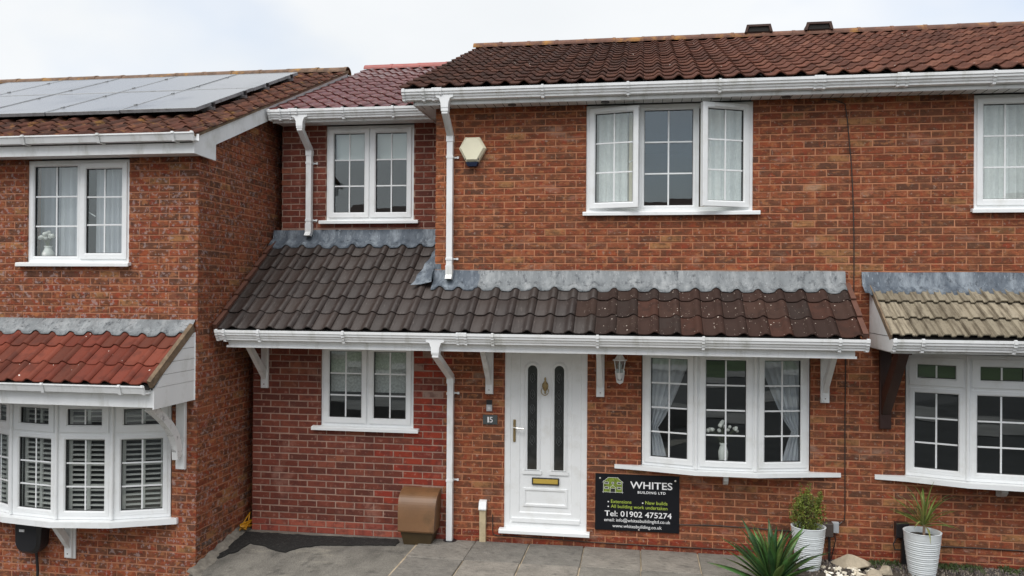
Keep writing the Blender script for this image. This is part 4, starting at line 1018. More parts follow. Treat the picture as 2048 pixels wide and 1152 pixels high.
MS = MRL @ Matrix.Translation((0, 0, 0.125))
def make_panel():
    t_ = thing('solar_panel', 'x', 'solar panel')
    fm = MB(); fm.ring(0, PW, 0, PL_, .012, 0, .04, ch=.002, M=Matrix.Rotation(R(-90), 4, 'X') @ Matrix.Scale(-1, 4, (0, 0, 1)) if False else Matrix(((1, 0, 0, 0), (0, 0, 1, 0), (0, -1, 0, 0), (0, 0, 0, 1)))).build('frame', ALU, t_, False)
    MB().box(.0125, PW - .0125, .0125, PL_ - .0125, -.008, -.004).build('cell_sheet', SOLAR, t_, False)
    MB().box(.0125, PW - .0125, .0125, PL_ - .0125, -.03, -.0085).build('backing', BLACK, t_, False)
    for z in (.32, 1.15):
        MB().bevbox(-.018, .012, z - .02, z + .02, -.006, .010, .003).build('clamp', ALU, t_, False)
    return t_
proto = make_panel()
names_ = ['verge edge of roof', 'second from the verge', 'third from the verge', 'fourth from the verge', 'fifth from the verge']
first = True
for r_ in range(2):
    for c_ in range(5):
        lab = ('solar panel in the lower row on the tiled roof, ' if r_ == 0 else 'solar panel in the upper row below the ridge, ') + ('beside the bargeboard verge' if c_ == 0 else names_[c_])
        if first: root = proto; first = False; kids = []
        else:
            root = proto.copy(); COL.objects.link(root)
            for ch in proto.children:
                k_ = ch.copy(); COL.objects.link(k_); k_.parent = root
        root['label'] = lab; root['group'] = 'solar panels on the left roof'
        root.matrix_world = MS @ Matrix.Translation((-2.97 - (c_ + 1) * .945, .985 + r_ * 1.485, random.uniform(-.003, .003)))
RAIL = simple('mounting_rail', (0.30, 0.30, 0.31), 0.4, metal=0.7)
for s_ in (1.29, 2.12, 2.79, 3.60):
    m = MB(MRL); m.box(-7.8, -2.93, s_ - .02, s_ + .02, .045, .083); o = m.build('mounting_rail', RAIL, roofl)
    m = MB(MRL); m.box(-2.952, -2.925, s_ - .018, s_ + .018, .0835, .135); m.build('end_clamp', BLACK, roofl)
    for x in (-3.05, -4.6, -6.2): m = MB(MRL); m.box(x - .02, x + .02, s_ - .03, s_ + .03, .0, .0445); m.build('roof_hook', RAIL, roofl)

# ================================================================== THINGS ON THE WALLS
CREAM = simple('cream_plastic', lin((236, 230, 202)), 0.4, var=0.03); NAVY = simple('navy_plastic', (0.006, 0.012, 0.035), 0.4, spec=.2)
al = thing('alarm_box', 'cream hexagonal burglar alarm box with navy base on the upper wall', 'alarm box', (0.105, -0.002, 4.28))
m = MB(); o1 = [(-.085, .152), (.078, .152), (.150, .030), (.062, -.118), (-.072, -.118), (-.152, .030)]; i1 = [(a * .82, b * .84 + .006) for a, b in o1]
n = 6; m.add([(a, 0, b) for a, b in o1] + [(a, -.055, b) for a, b in o1] + [(a, -.085, b) for a, b in i1], [(k * 6 + i, k * 6 + (i + 1) % 6, k * 6 + 6 + (i + 1) % 6, k * 6 + 6 + i) for k in range(2) for i in range(6)] + [(12, 13, 14, 15, 16, 17)]); m.build('cover', CREAM, al, False)
m = MB(); m.prism([(-.074, -.119), (.064, -.119), (.045, -.166), (-.050, -.166)], 'y', -.07, -.001); m.build('strobe', NAVY, al, False)
for x in (-.075, .068): MB().tube([(x, -.062, -.088), (x, -.074, -.088)], .008, 8).build('screw', BLACK, al, False)

LAMPM = simple('lantern_white', (0.80, 0.80, 0.80), 0.4, var=0.05)
la = thing('wall_lantern', 'white coach lantern with glass sides on the wall beside the canopy bracket', 'lantern', (1.722, -0.002, 1.76))
m = MB(); m.prism([(-.045, .08), (-.052, .14), (-.035, .165), (.035, .165), (.052, .14), (.045, .08), (.034, .02), (0, 0), (-.034, .02)], 'y', -.02, 0); m.build('back_plate', LAMPM, la, False)
yc = -.085
def hexr(r_, z): return [(r_ * math.cos(math.pi / 6 + k * math.pi / 3), yc + r_ * math.sin(math.pi / 6 + k * math.pi / 3), z) for k in range(6)]
m = MB(); L_ = [hexr(.085, .262), hexr(.085, .270), hexr(.062, .275), hexr(.035, .315), hexr(.014, .335), hexr(.008, .350), hexr(.012, .357), hexr(.003, .372)]
m.add([p for l in L_ for p in l], [(k * 6 + i, k * 6 + (i + 1) % 6, k * 6 + 6 + (i + 1) % 6, k * 6 + 6 + i) for k in range(7) for i in range(6)] + [(5, 4, 3, 2, 1, 0), (42, 43, 44, 45, 46, 47)]); m.build('cap', LAMPM, la, False)
m = MB(); lo, hi = hexr(.042, .128), hexr(.066, .262)
for a, b in zip(lo, hi): m.tube([a, b], .0045, 6)
for k in range(6): m.tube([lo[k], lo[(k + 1) % 6]], .005, 6); m.tube([hi[k], hi[(k + 1) % 6]], .004, 6)
m.build('lantern_frame', LAMPM, la, False)
for k in range(6):
    m = MB(); q = [lo[k], lo[(k + 1) % 6], hi[(k + 1) % 6], hi[k]]; m.add([tuple(Vector(v)) for v in q] + [(v[0] * .97, yc + (v[1] - yc) * .97, v[2]) for v in q], [(0, 1, 2, 3), (7, 6, 5, 4), (0, 4, 5, 1), (1, 5, 6, 2), (2, 6, 7, 3), (3, 7, 4, 0)]); m.build('pane', GLASS, la, False)
m = MB(); m.lathe([(.012, .13), (.014, .165), (.022, .19), (.024, .21), (.012, .235), (.002, .24)], 12, Matrix.Translation((0, yc, 0))); m.build('bulb', simple('bulb_glass', (.5, .5, .48), .1), la, False)
m = MB(); m.lathe([(.010, .055), (.022, .075), (.026, .10), (.040, .122), (.044, .13)], 14, Matrix.Translation((0, yc, 0))); m.tube([(0, -.015, .11), (0, yc, .075)], .010, 8); m.build('arm', LAMPM, la, False)
m = MB(); m.bevbox(-.024, .024, -.045, -.018, .045, .085, .004); m.build('motion_sensor', simple('sensor_grey', (.25, .26, .27), .3), la, False)

db = thing('doorbell', 'slim silver video doorbell with black camera top beside the door', 'doorbell', (0.303, -0.002, 1.43))
MB().bevbox(-.032, .032, -.022, 0, 0, .072, .004).build('button_plate', simple('bell_silver', (.50, .51, .52), .35, metal=.3), db, False)
MB().bevbox(-.0315, .0315, -.0225, 0, .0725, .124, .004).build('camera_window', BLACK, db, False)
m = MB(); m.tube([(0, -.021, .036), (0, -.026, .036)], .016, 20); m.build('button', simple('bell_button', (.62, .63, .64), .3), db, False)

SLATE = simple('slate_plate', lin((72, 78, 78)), 0.5, var=0.1, vscale=30)
FONTW = simple('white_lettering', (0.80, 0.80, 0.80), 0.5); FONTG = simple('lime_lettering', lin((172, 192, 76)), 0.5)
def text(s_, x, z, mat, parent, width=None, height=None, y=-.001, bold=0.0, name='lettering', align='LEFT', spacing=1.0):
    cu_ = bpy.data.curves.new('t', 'FONT'); cu_.body = s_; cu_.extrude = 0.0; cu_.offset = bold; cu_.space_character = spacing; cu_.resolution_u = 4
    tmp = bpy.data.objects.new('t', cu_); COL.objects.link(tmp)
    dg = bpy.context.evaluated_depsgraph_get(); dg.update()
    me = bpy.data.meshes.new_from_object(tmp.evaluated_get(dg)); bpy.data.objects.remove(tmp)
    V = np.array([v.co for v in me.vertices]); x0, x1, y0, y1 = V[:, 0].min(), V[:, 0].max(), V[:, 1].min(), V[:, 1].max()
    sx = (width / (x1 - x0)) if width else height / (y1 - y0); sy = (height / (y1 - y0)) if height else sx
    if not width: sx = sy
    me.transform(Matrix(((sx, 0, 0, x - x0 * sx), (0, 0, 1, y), (0, sy, 0, z - (y0 * sy if height else 0)), (0, 0, 0, 1))))
    me.materials.append(mat)
    return link(name, me, parent, False)
np_ = thing('house_number', 'grey slate house number plate reading 15 under the doorbell', 'house number', (0.313, -0.004, 1.337))
MB().bevbox(-.081, .081, -.010, 0, -.052, .052, .003).build('plate', SLATE, np_, False)
text('1', -.030, -.030, FONTW, np_, width=.020, height=.062, y=-.0115, bold=.008); text('5', -.004, -.030, FONTW, np_, width=.034, height=.062, y=-.0115, bold=.008)
for x in (-.068, .068): MB().tube([(x, -.009, 0), (x, -.013, 0)], .004, 8).build('screw', CHROME, np_, False)

# ---- trade sign
SW, SH = 0.887, 0.602
sg = thing('trade_sign', 'black builder sign board reading WHITES BUILDING LTD fixed under the bow window', 'sign', (1.467, -0.010, 0.198))
MB().bevbox(0, SW, -.006, 0, 0, SH, .001).build('board', simple('sign_black', (0.009, 0.010, 0.013), 0.4, spec=.2), sg, False)
U = lambda u: u * SW
Vv = lambda v: (1 - v) * SH
text('WHITES', U(.418), Vv(.245), FONTW, sg, width=U(.50), height=.076, y=-.0075, bold=.012)
text('BUILDING LTD', U(.508), Vv(.33), FONTW, sg, width=U(.33), height=.027, y=-.0075, bold=.02, spacing=1.15)
for s_, u, v, w in (('Extensions', .19, .515, .245), ('New builds', .60, .515, .26), ('All building work undertaken', .19, .60, .67)):
    text(s_, U(u), Vv(v), FONTG, sg, width=U(w), y=-.0075, bold=.002)
    MB().tube([(U(u - .032), -.0062, Vv(v) + .012), (U(u - .032), -.0076, Vv(v) + .012)], .0075, 12).build('bullet', FONTW, sg, False)
text('Tel: 01902 475274', U(.115), Vv(.752), FONTW, sg, width=U(.795), height=.060, y=-.0075, bold=.010)
text('email: info@whitesbuildingltd.co.uk', U(.11), Vv(.842), FONTW, sg, width=U(.785), y=-.0075, bold=.004)
text('www.whitesbuilding.co.uk', U(.21), Vv(.945), FONTW, sg, width=U(.585), y=-.0075, bold=.004)
# logo: sketched house
hx0, hx1, hz0, hz1 = U(.098), U(.325), Vv(.325), Vv(.065)
hz_e = Vv(.145)
m = MB(); m.prism([(hx0, hz0), (hx1, hz0), (hx1, hz_e), (hx1 - .05, hz1), (hx0 + .05, hz1), (hx0, hz_e)], 'y', -.0072, -.0062)
m.build('logo_house', simple('logo_green', lin((112, 130, 44)), .5, var=.5, vscale=90, stretch=(1.4, 1, .5)), sg, False)
m = MB()
def ln(a, b, w=.0028): 
    d = Vector((b[0] - a[0], 0, b[1] - a[1])); L2 = d.length; d.normalize(); nn_ = Vector((-d.z, 0, d.x)) * w / 2; A = Vector((a[0], -.0080, a[1])); B = Vector((b[0], -.0080, b[1])); q = Vector((0, .0008, 0))
    m.add([A - nn_, B - nn_, B + nn_, A + nn_, A - nn_ + q, B - nn_ + q, B + nn_ + q, A + nn_ + q], [(0, 1, 2, 3), (7, 6, 5, 4), (0, 4, 5, 1), (1, 5, 6, 2), (2, 6, 7, 3), (3, 7, 4, 0)])
ln((hx0 - .012, hz0), (hx1 + .012, hz0)); ln((hx0, hz0 - .012), (hx0, hz_e + .014)); ln((hx1, hz0 - .012), (hx1, hz_e + .014)); ln((hx0 - .010, hz_e - .006), (hx0 + .054, hz1 + .003)); ln((hx1 + .010, hz_e - .006), (hx1 - .054, hz1 + .003)); ln((hx0 + .044, hz1), (hx1 - .044, hz1))
hc = (hx0 + hx1) / 2
ln((hc - .028, hz0 - .008), (hc - .028, hz0 + .05)); ln((hc + .028, hz0 - .008), (hc + .028, hz0 + .05)); ln((hc - .034, hz0 + .045), (hc + .004, hz0 + .078)); ln((hc + .034, hz0 + .045), (hc - .004, hz0 + .078)); ln((hc - .022, hz0 + .042), (hc + .022, hz0 + .042))
m.build('logo_outline', FONTW, sg, False)
for (wx, wz) in ((hx0 + .034, hz0 + .098), (hx1 - .034, hz0 + .098), (hx0 + .034, hz0 + .045), (hx1 - .034, hz0 + .045), (hc, hz0 + .098)):
    w_ = .022 if wx != hc else .012
    MB().box(wx - w_, wx + w_, -.0078, -.0073, wz - .011, wz + .011).build('logo_window_edge', FONTW, sg, False); MB().box(wx - w_ + .004, wx + w_ - .004, -.0084, -.0079, wz - .0075, wz + .0075).build('logo_window', BLACK, sg, False)
MB().box(hc - .022, hc + .022, -.0078, -.0073, hz0 + .001, hz0 + .040).build('logo_door', BLACK, sg, False)
for u, v in ((.058, .085), (.952, .085), (.525, .975)): MB().lathe([(.010, 0), (.010, .002), (.006, .0035)], 14, Matrix.Translation((U(u), -.006, Vv(v))) @ Matrix.Rotation(R(90), 4, 'X')).build('screw_cap', CHROME, sg, False)

# ---- gas meter box
GASB = simple('meter_brown', lin((116, 84, 56)), 0.42, var=0.10, vscale=5, dirt=lin((84, 66, 44)), dscale=6); GASD = simple('meter_base_brown', lin((70, 56, 34)), 0.55, var=0.1)
gmx = thing('gas_meter_box', 'brown plastic gas meter box with curved lid standing against the wall', 'meter box', (-0.445, -0.004, -0.02))
def side_poly(pts, x0, x1, taper): 
    m_ = MB(); n_ = len(pts); m_.add([(x0 + taper(z), y, z) for y, z in pts] + [(x1 - taper(z), y, z) for y, z in pts], [tuple(range(n_))[::-1], tuple(range(n_, 2 * n_))] + [(i, (i + 1) % n_, n_ + (i + 1) % n_, n_ + i) for i in range(n_)]); return m_
prof = [(0, .155), (-.275, .155), (-.282, .172), (-.272, .26)] + [(-.266 * (1 - t_) ** 3 - 3 * .245 * t_ * (1 - t_) ** 2 - 3 * .215 * t_ ** 2 * (1 - t_), .32 * (1 - t_) ** 3 + 3 * .50 * t_ * (1 - t_) ** 2 + 3 * .565 * t_ ** 2 * (1 - t_) + .585 * t_ ** 3) for t_ in [i / 14 for i in range(15)]]
side_poly(prof, -.205, .205, lambda z: -.010 + .022 * (1 - z / .6)).build('lid', GASB, gmx, False)
side_poly([(0, 0), (-.215, 0), (-.250, .153), (0, .153)], -.178, .178, lambda z: .030 * (1 - z / .15)).build('base', GASD, gmx, False)
MB().tube([(0, -.258, .20), (0, -.272, .20)], .010, 10).build('lock', BLACK, gmx, False)
# ---- cable entry duct
ce = thing('cable_duct', 'beige upright cable duct with white cap beside the door step', 'cable duct', (0.243, -0.003, -0.005))
side_poly([(0, .01), (-.045, .01), (-.055, .36), (0, .36)], -.034, .034, lambda z: 0).build('duct', simple('duct_beige', lin((186, 170, 138)), .6, var=.15, vscale=8, dirt=lin((120, 104, 80)), dscale=9), ce, False)
side_poly([(0, .362), (-.070, .362), (-.072, .375), (-.040, .452), (0, .462)], -.041, .041, lambda z: 0).build('cap', WHITE, ce, False)
for x in (-.040, .040): MB().tube([(x, -.01, .21), (x, -.02, .21)], .006, 8).build('screw', CHROME, ce, False)
# ---- cables
CABLE = simple('dark_cable', (0.03, 0.022, 0.018), 0.6); CABLEG = simple('grey_cable', (0.16, 0.14, 0.13), 0.6)
tag(MB().tube([(3.80, -.012, 4.755), (3.90, -.012, 4.742), (4.0, -.010, 4.697), (4.025, -.009, 4.532), (4.045, -.008, 4.30), (4.067, -.008, 4.069), (4.085, -.008, 3.70), (4.095, -.008, 3.349), (4.097, -.010, 3.0), (4.095, -.012, 2.6), (4.05, -.010, 2.3), (4.023, -.008, 2.168), (4.017, -.008, 1.45), (4.020, -.008, .90), (4.022, -.010, .50), (4.015, -.012, .42), (3.98, -.014, .392), (3.95, -.02, .41)], .0055, 6).build('aerial_cable', CABLE, None), 'thin dark cable running down the wall from eaves between the two canopies', 'cable')
tag(MB().tube([(.347, -.008, .30), (.348, -.009, .13), (.356, -.012, .085), (.40, -.010, .072), (.487, -.010, .074), (1.0, -.010, .066), (1.414, -.010, .055), (2.0, -.010, .052), (3.0, -.010, .055), (3.6, -.012, .06)], .005, 6).build('wall_cable', CABLE, None), 'dark cable along the bottom brick course under the door threshold', 'cable')
tag(MB().tube([(2.34, -.010, .292), (2.362, -.010, .290), (2.7, -.010, .302), (3.079, -.010, .294), (3.35, -.010, .285), (3.531, -.010, .280), (3.80, -.012, .30)], .006, 6).build('wall_cable', CABLE, None), 'dark cable running along bricks from the sign to the bushy planter', 'cable')
tag(MB().tube([(4.62, -.012, .25), (4.75, -.010, .215), (4.936, -.010, .203), (5.3, -.010, .206), (5.717, -.010, .201), (6.5, -.010, .2)], .006, 6).build('wall_cable', CABLE, None), 'dark cable along bricks behind the spiky plant planter, below the ribbed canopy house', 'cable')
# ---- electrical boxes by the planters
eb = thing('socket_box', 'dark brown outdoor socket box on a stake behind the bushy planter', 'socket box', (3.842, -0.05, 0))
MB().bevbox(-.055, .050, -.05, .045, .262, .400, .006).build('box', simple('box_dark_brown', lin((74, 66, 62)), .5), eb, False)
MB().box(.008, .030, -.012, .012, -.05, .262).build('stake', BLACK, eb, False)
MB().tube([(.075, .02, .30), (.080, .0, .22), (.060, .01, .12), (.042, .02, .03)], .005, 6).build('lead_cable', BLACK, eb, False)
jb = thing('junction_box', 'small pale grey junction box fixed to bricks above white pebbles', 'junction box', (3.922, -0.003, 0.350))
MB().bevbox(-.033, .033, -.055, 0, -.055, .055, .006).build('box', simple('box_pale_grey', lin((168, 172, 176)), .5, var=.05), jb, False)
MB().tube([(.02, -.03, .054), (.045, -.02, .035), (.07, -.01, .055)], .004, 6).build('cable_tail', CABLEG, jb, False)
kb = thing('transformer_box', 'black box on a black post behind the spiky plant planter', 'electrical box', (4.560, -0.05, 0))
MB().bevbox(-.065, .06, -.045, .045, .288, .437, .006).build('box', BLACK, kb, False); MB().box(-.005, .045, -.03, .02, -.05, .288).build('post', BLACK, kb, False)
MB().tube([(-.055, -.02, .29), (-.085, -.02, .22), (-.07, -.02, .165), (-.01, -.02, .165)], .006, 6).build('loop_cable', BLACK, kb, False)
# ---- black charger on the left house
ev = thing('wall_charger', 'rounded black wall charger with hanging cable under the bow window sill', 'charger', (-4.42, YL - .002, 0.10))
def rrect(w, h0, h1, y, n=6):
    p = []
    for (cx, cz, a0, r_) in ((w - .05, h1 - .04, 0, .04), (-w + .05, h1 - .04, 90, .04), (-w * .55 + .05, h0 + .06, 180, .10), (w * .55 - .05, h0 + .06, 270, .10)):
        for k in range(n): t_ = R(a0 + 90 * k / (n - 1)); p.append((cx + r_ * math.cos(t_), y, cz + r_ * math.sin(t_)))
    return p
m = MB(); lp = [rrect(.165, -.10, .20, 0), rrect(.175, -.115, .21, -.06), rrect(.170, -.11, .205, -.13), rrect(.13, -.08, .18, -.165)]; n = len(lp[0])
m.add([p for l in lp for p in l], [(k * n + i, k * n + (i + 1) % n, k * n + n + (i + 1) % n, k * n + n + i) for k in range(3) for i in range(n)] + [tuple(range(3 * n, 4 * n))]); m.build('housing', BLACK, ev, False, smooth=False)
MB().bevbox(-.075, -.015, -.171, -.163, .085, .112, .002).build('label_plate', simple('plate_grey', (.6, .6, .6), .4), ev, False)
MB().tube([(.05, -.08, -.09), (.055, -.07, -.20), (.052, -.05, -.35), (.045, -.05, -.60)], .014, 8).build('cable', BLACK, ev, False)
# ---- yellow hose in the passage
m = MB(); HY = simple('yellow_hose', lin((176, 122, 24)), 0.4, var=.1)
for k in range(5):
    r0 = .10 + .012 * k; pts = []
    for i in range(15):
        t_ = 2 * math.pi * i / 14; pts.append((-2.505 + .026 * math.cos(t_ * 2 + k), -.03 + r0 * .9 * math.cos(t_), .012 + .008 * k + .02 * (1 + math.sin(t_)) * (.3 + .18 * k)))
    m.tube(pts, .011, 6)
m.tube([(-2.53, -.17, .02), (-2.525, -.11, .07), (-2.515, -.03, .13), (-2.51, .05, .17)], .008, 6); m.tube([(-2.51, .03, .17), (-2.505, .0, .10), (-2.50, .01, .04)], .009, 6)
tag(m.build('hose', HY, None, smooth=True), 'coiled yellow hose lying in the narrow gap between the houses', 'hose')

# ================================================================== CURTAINS, BLINDS, VASES BEHIND THE GLASS
curtain('white net curtain behind the opened left casement of upper window', None, 1.41, 1.80, 3.63, 4.74, .145, NET, .028, 4)
curtain('white net curtain behind the opened right casement of upper window', None, 2.60, 3.02, 3.63, 4.74, .145, NET, .028, 4, phase=1.0)
curtain('cream curtain edge behind upper left casement', None, 1.80, 1.845, 3.63, 4.74, .12, CREAMCURT, .008, 1)
curtain('cream curtain edge behind upper right casement', None, 2.555, 2.60, 3.63, 4.74, .12, CREAMCURT, .008, 1)
curtain('white net curtain across upper window of the adjoining right house', None, 5.30, 5.62, 3.63, 4.74, .145, NET, .028, 3); 
curtain('second white curtain drawn in upper window of the adjoining right house', None, 5.62, 6.9, 3.63, 4.74, .16, NET, .02, 14)
curtain('grey curtain in fixed left light of the solar panel house window', None, -4.28, -3.98, 3.05, 4.1, YL + .14, GREYCURT, .022, 4)
curtain('grey curtain in casement of the solar panel house window', None, -3.86, -3.42, 3.05, 4.1, YL + .14, GREYCURT, .022, 6)
curtain('dark grey curtain behind the white vase, solar panel house', None, -4.55, -4.28, 3.05, 4.1, YL + .17, simple('slate_curtain', (.26, .27, .31), .9), .02, 3)
def tie_r(t):
    t2 = abs(t - .30) / (.70 if t > .30 else .30)
    k = t2 ** .8; return (3.50 - (.36 if t > .3 else .10) * k, 3.62)
curtain('grey curtain tied back at right side of the bow window', None, 3.14, 3.62, .95, 2.12, .06, GREYCURT, .016, 5, gather=tie_r)
def tie_l(t):
    a, b = tie_r(t); return (5.63 - b, 5.63 - a)
curtain('grey curtain tied back at left side of the bow window', None, 2.0, 2.48, .95, 2.12, .06, GREYCURT, .016, 5, gather=tie_l)
def blind(label, x0, x1, z0, z1, y, mat):
    b_ = thing('roller_blind', label, 'blind', ((x0 + x1) / 2, y, z0)); w = (x1 - x0) / 2
    m_ = MB(); m_.box(-w, w, -.002, .002, .02, z1 - z0); m_.build('fabric', mat, b_, False); MB().bevbox(-w, w, -.008, .008, 0, .02, .003).build('bottom_bar', mat, b_, False)
blind('half lowered white blind in left light of upper extension window', -1.80, -1.37, 4.36, 4.74, .72 + .13, BLIND); blind('half lowered white blind in right light of upper extension window', -1.30, -.86, 4.36, 4.74, .72 + .13, BLIND)
blind('grey patterned blind in left light of lower extension window', -1.58, -1.13, 1.585, 2.13, .13, BLIND_TEX); blind('grey patterned blind in right light of lower extension window', -1.07, -.62, 1.585, 2.13, .13, BLIND_TEX)
# plantation shutters in the left bow window
bp = [(-5.07, YL), (-4.56, YL - .225), (-3.97, YL - .31), (-3.40, YL - .225), (-2.875, YL)]
SL = {}
def shutter(label, M, x0, x1, z0, z1):
    sh = thing('shutter', label, 'shutter', (0, 0, 0), 'slatted shutters in the bow window'); sh.matrix_world = M
    for x in (x0, (x0 + x1) / 2 - .018, x1 - .036): MB().bevbox(x, x + .036, .105, .125, z0, z1, .002).build('stile', SHUT, sh, False)
    for k, (a, b) in enumerate(((x0 + .037, (x0 + x1) / 2 - .019), ((x0 + x1) / 2 + .019, x1 - .037))):
        key = round(b - a, 3)
        if key not in SL:
            SL[key] = MB(Matrix.Rotation(R(9), 4, 'X')).bevbox(-(b - a) / 2, (b - a) / 2, -.022, .022, -.004, .004, .002).mesh('slat', SHUT)
        z = z0 + .03
        while z < z1 - .02:
            o_ = link('slat', SL[key], sh, False); o_.location = ((a + b) / 2, .115, z); z += .052
pos_ = ['facing the street corner', 'left of the centre post', 'right of the centre post', 'nearest the house corner bracket']
for i in range(4):
    M_, Ln = frame_M(bp[i], bp[i + 1])
    shutter('white slatted shutter in lower light of bow window, ' + pos_[i], M_, .08, Ln - .08, .42, 1.22); shutter('white slatted shutter in top light of bow window, ' + pos_[i], M_, .08, Ln - .08, 1.29, 1.57)
def vase_set(label, loc, prof, heads, spread, hz, mat=CERAMIC):
    v_ = thing('vase_of_flowers', label, 'vase', loc)
    MB().lathe(prof, 20).build('vase', mat, v_, False, smooth=True); top = prof[-1][1]
    rg = random.Random(3); st_ = MB()
    ico = MB(); ico.lathe([(.002, -.020), (.012, -.016), (.019, -.006), (.020, .004), (.014, .014), (.003, .019)], 10); fm_ = ico.mesh('flower', FLOWER, True)
    for k in range(heads):
        a = rg.uniform(0, 6.28); r_ = spread * rg.uniform(.25, 1) ; x = r_ * math.cos(a); y = .3 * r_ * math.sin(a); z = top + hz * (1 - .45 * (abs(x) / spread) ** 1.5) * rg.uniform(.62, 1.0)
        st_.tube([(0, 0, top - .03), (x * .35, y * .35, top + (z - top) * .5), (x, y, z)], .0022, 5)
        o_ = link('flower', fm_, v_, False); o_.location = (x, y, z); s2 = rg.uniform(.85, 1.2); o_.scale = (s2, s2, s2)
    for k in range(14):
        a = rg.uniform(0, 6.28); x = spread * .7 * math.cos(a) * rg.uniform(.3, 1); z = top + rg.uniform(.02, .12); st_.tube([(0, 0, top - .02), (x, .02 * math.sin(a), z)], .003, 4, r1=.001)
    st_.build('stems', STEM, v_, False)
vase_set('white ribbed vase of white flowers inside the bow window', (2.80, -.03, .945), [(.035, 0), (.040, .02), (.050, .09), (.052, .14), (.036, .19), (.030, .205), (.042, .228), (.040, .23)], 18, .20, .22)
vase_set('small white vase with dried flowers on the solar panel house upper sill', (-4.41, YL + .115, 3.055), [(.045, 0), (.060, .03), (.062, .07), (.040, .11), (.034, .13), (.045, .145), (.043, .147)], 16, .11, .15)

# ================================================================== PLANTERS AND PLANTS
POT = simple('pot_pale_grey', lin((214, 219, 220)), 0.55, var=0.04, vscale=6, dirt=lin((186, 188, 186)), dscale=6)
def planter(label, loc, rt, rb, h, soil_z):
    p_ = thing('planter', label, 'planter', loc)
    prof = []; nr = 84
    for i in range(nr + 1):
        t_ = i / nr; r_ = rb + (rt - rb) * (t_ ** .8); rib = (.0022 * (1 if (i // 2) % 2 else -1) + .001 * math.sin(i * .7)) if .03 < t_ < .86 else 0
        prof.append((r_ + rib, h * t_))
    prof += [(rt + .004, h + .003), (rt - .006, h + .006), (rt - .018, h), (rt - .022, soil_z)]
    MB().lathe(prof, 40, cap=False).build('pot', POT, p_, False, smooth=True)
    MB().lathe([(rt - .024, soil_z - .02), (rt - .024, soil_z), (.002, soil_z + .008)], 24).build('soil', SOIL, p_, False)
planter('tall ribbed pale grey planter holding the bushy shrub', (3.607, -0.30, 0.0), .166, .105, .42, .37); planter('tall ribbed pale grey planter holding the spiky palm', (4.676, -0.30, -0.01), .172, .115, .435, .385)
LEAF_B = simple('box_leaf', (0.140, 0.175, 0.024), 0.55, var=.55, vscale=14)
sb = thing('shrub', 'small dense green leafy shrub growing in the ribbed planter', 'shrub', (3.600, -0.30, 0.37))
rg = np.random.default_rng(5); V = []; F = []; nleaf = 5200
stems = MB()
for k in range(26):
    a = rg.uniform(0, 6.28); r_ = .13 * rg.uniform(.3, 1); stems.tube([(.02 * math.cos(a), .02 * math.sin(a), -.02), (r_ * .6 * math.cos(a), r_ * .6 * math.sin(a), .15), (r_ * math.cos(a), r_ * math.sin(a), .30 + .1 * rg.uniform(0, 1))], .004, 5, r1=.0015)
stems.build('stem', simple('twig', (.07, .05, .03), .8), sb, False)
tw = [(rg.uniform(-.15, .15), rg.uniform(-.13, .13), rg.uniform(.30, .46)) for _ in range(26)]
for k in range(nleaf):
    while True:
        p = rg.uniform(-1, 1, 3)
        if p @ p < 1 and (p @ p) > .15: break
    c = np.array([p[0] * .165, p[1] * .15, .18 + p[2] * .20]); f = 1 + .22 * math.sin(p[0] * 9 + 2 * p[2]) * math.sin(p[2] * 8 + p[1] * 7); c[:2] *= f
    if k % 4 == 0:
        t_ = tw[k % 26]; q = rg.uniform(0, 1); c = np.array([t_[0] * (.7 + .4 * q), t_[1] * (.7 + .4 * q), .22 + (t_[2] - .22) * q]) + rg.normal(0, .010, 3)
    a = rg.normal(0, 1, 3); a /= np.linalg.norm(a); b = np.cross(a, rg.normal(0, 1, 3)); b /= np.linalg.norm(b); L2 = rg.uniform(.007, .012); w2 = L2 * .5
    i0 = len(V); V += [tuple(c - a * L2), tuple(c + b * w2), tuple(c + a * L2), tuple(c - b * w2)]; F.append((i0, i0 + 1, i0 + 2, i0 + 3))
m = MB(); m.v = V; m.f = F; m.c = [None] * len(V); me = m.mesh('foliage', LEAF_B); o = link('foliage', me, sb, False); o['kind'] = 'stuff'
def blade(Lg, w, curve, fold, mat, seed, taper=1.0, n=7):
    r2 = random.Random(seed); vs = []; fs = []; tw_ = r2.uniform(-.3, .3)
    for i in range(n + 1):
        t_ = i / n; ang = curve * t_ * t_; x = Lg * (t_ - .12 * ang * t_); z = -Lg * .5 * ang * t_
        ww = w * (0.55 + .9 * t_ if t_ < .5 else 1.0 * (1 - ((t_ - .5) / .5) ** 1.5)) if taper else w * (1 - t_)
        ww = max(ww, .0006); f = fold * ww
        vs += [(x, -ww, z + f), (x, 0, z), (x, ww, z + f), (x, 0, z - .0015)]
    for i in range(n):
        a, b = i * 4, i * 4 + 4
        fs += [(a, a + 1, b + 1, b), (a + 1, a + 2, b + 2, b + 1), (a, b, b + 3, a + 3), (a + 2, a + 3, b + 3, b + 2)]
    return MB().add(vs, fs).mesh('leaf', mat, True)
def rosette(plant, blades, count, z0, e0, e1, seed, sc0=.8, sc1=1.1):
    r2 = random.Random(seed); ga = 2.39996
    for k in range(count):
        t_ = k / (count - 1); el = e0 + (e1 - e0) * t_ + r2.uniform(-.10, .10); az = k * ga + r2.uniform(-.25, .25)
        o_ = link('leaf', blades[r2.randrange(len(blades))], plant, False)
        s2 = r2.uniform(sc0, sc1)
        o_.matrix_basis = Matrix.Translation((.015 * math.cos(az), .015 * math.sin(az), z0 + .05 * t_)) @ Matrix.Rotation(az, 4, 'Z') @ Matrix.Rotation(-el, 4, 'Y') @ Matrix.Rotation(r2.uniform(-.3, .3), 4, 'X') @ Matrix.Scale(s2, 4)
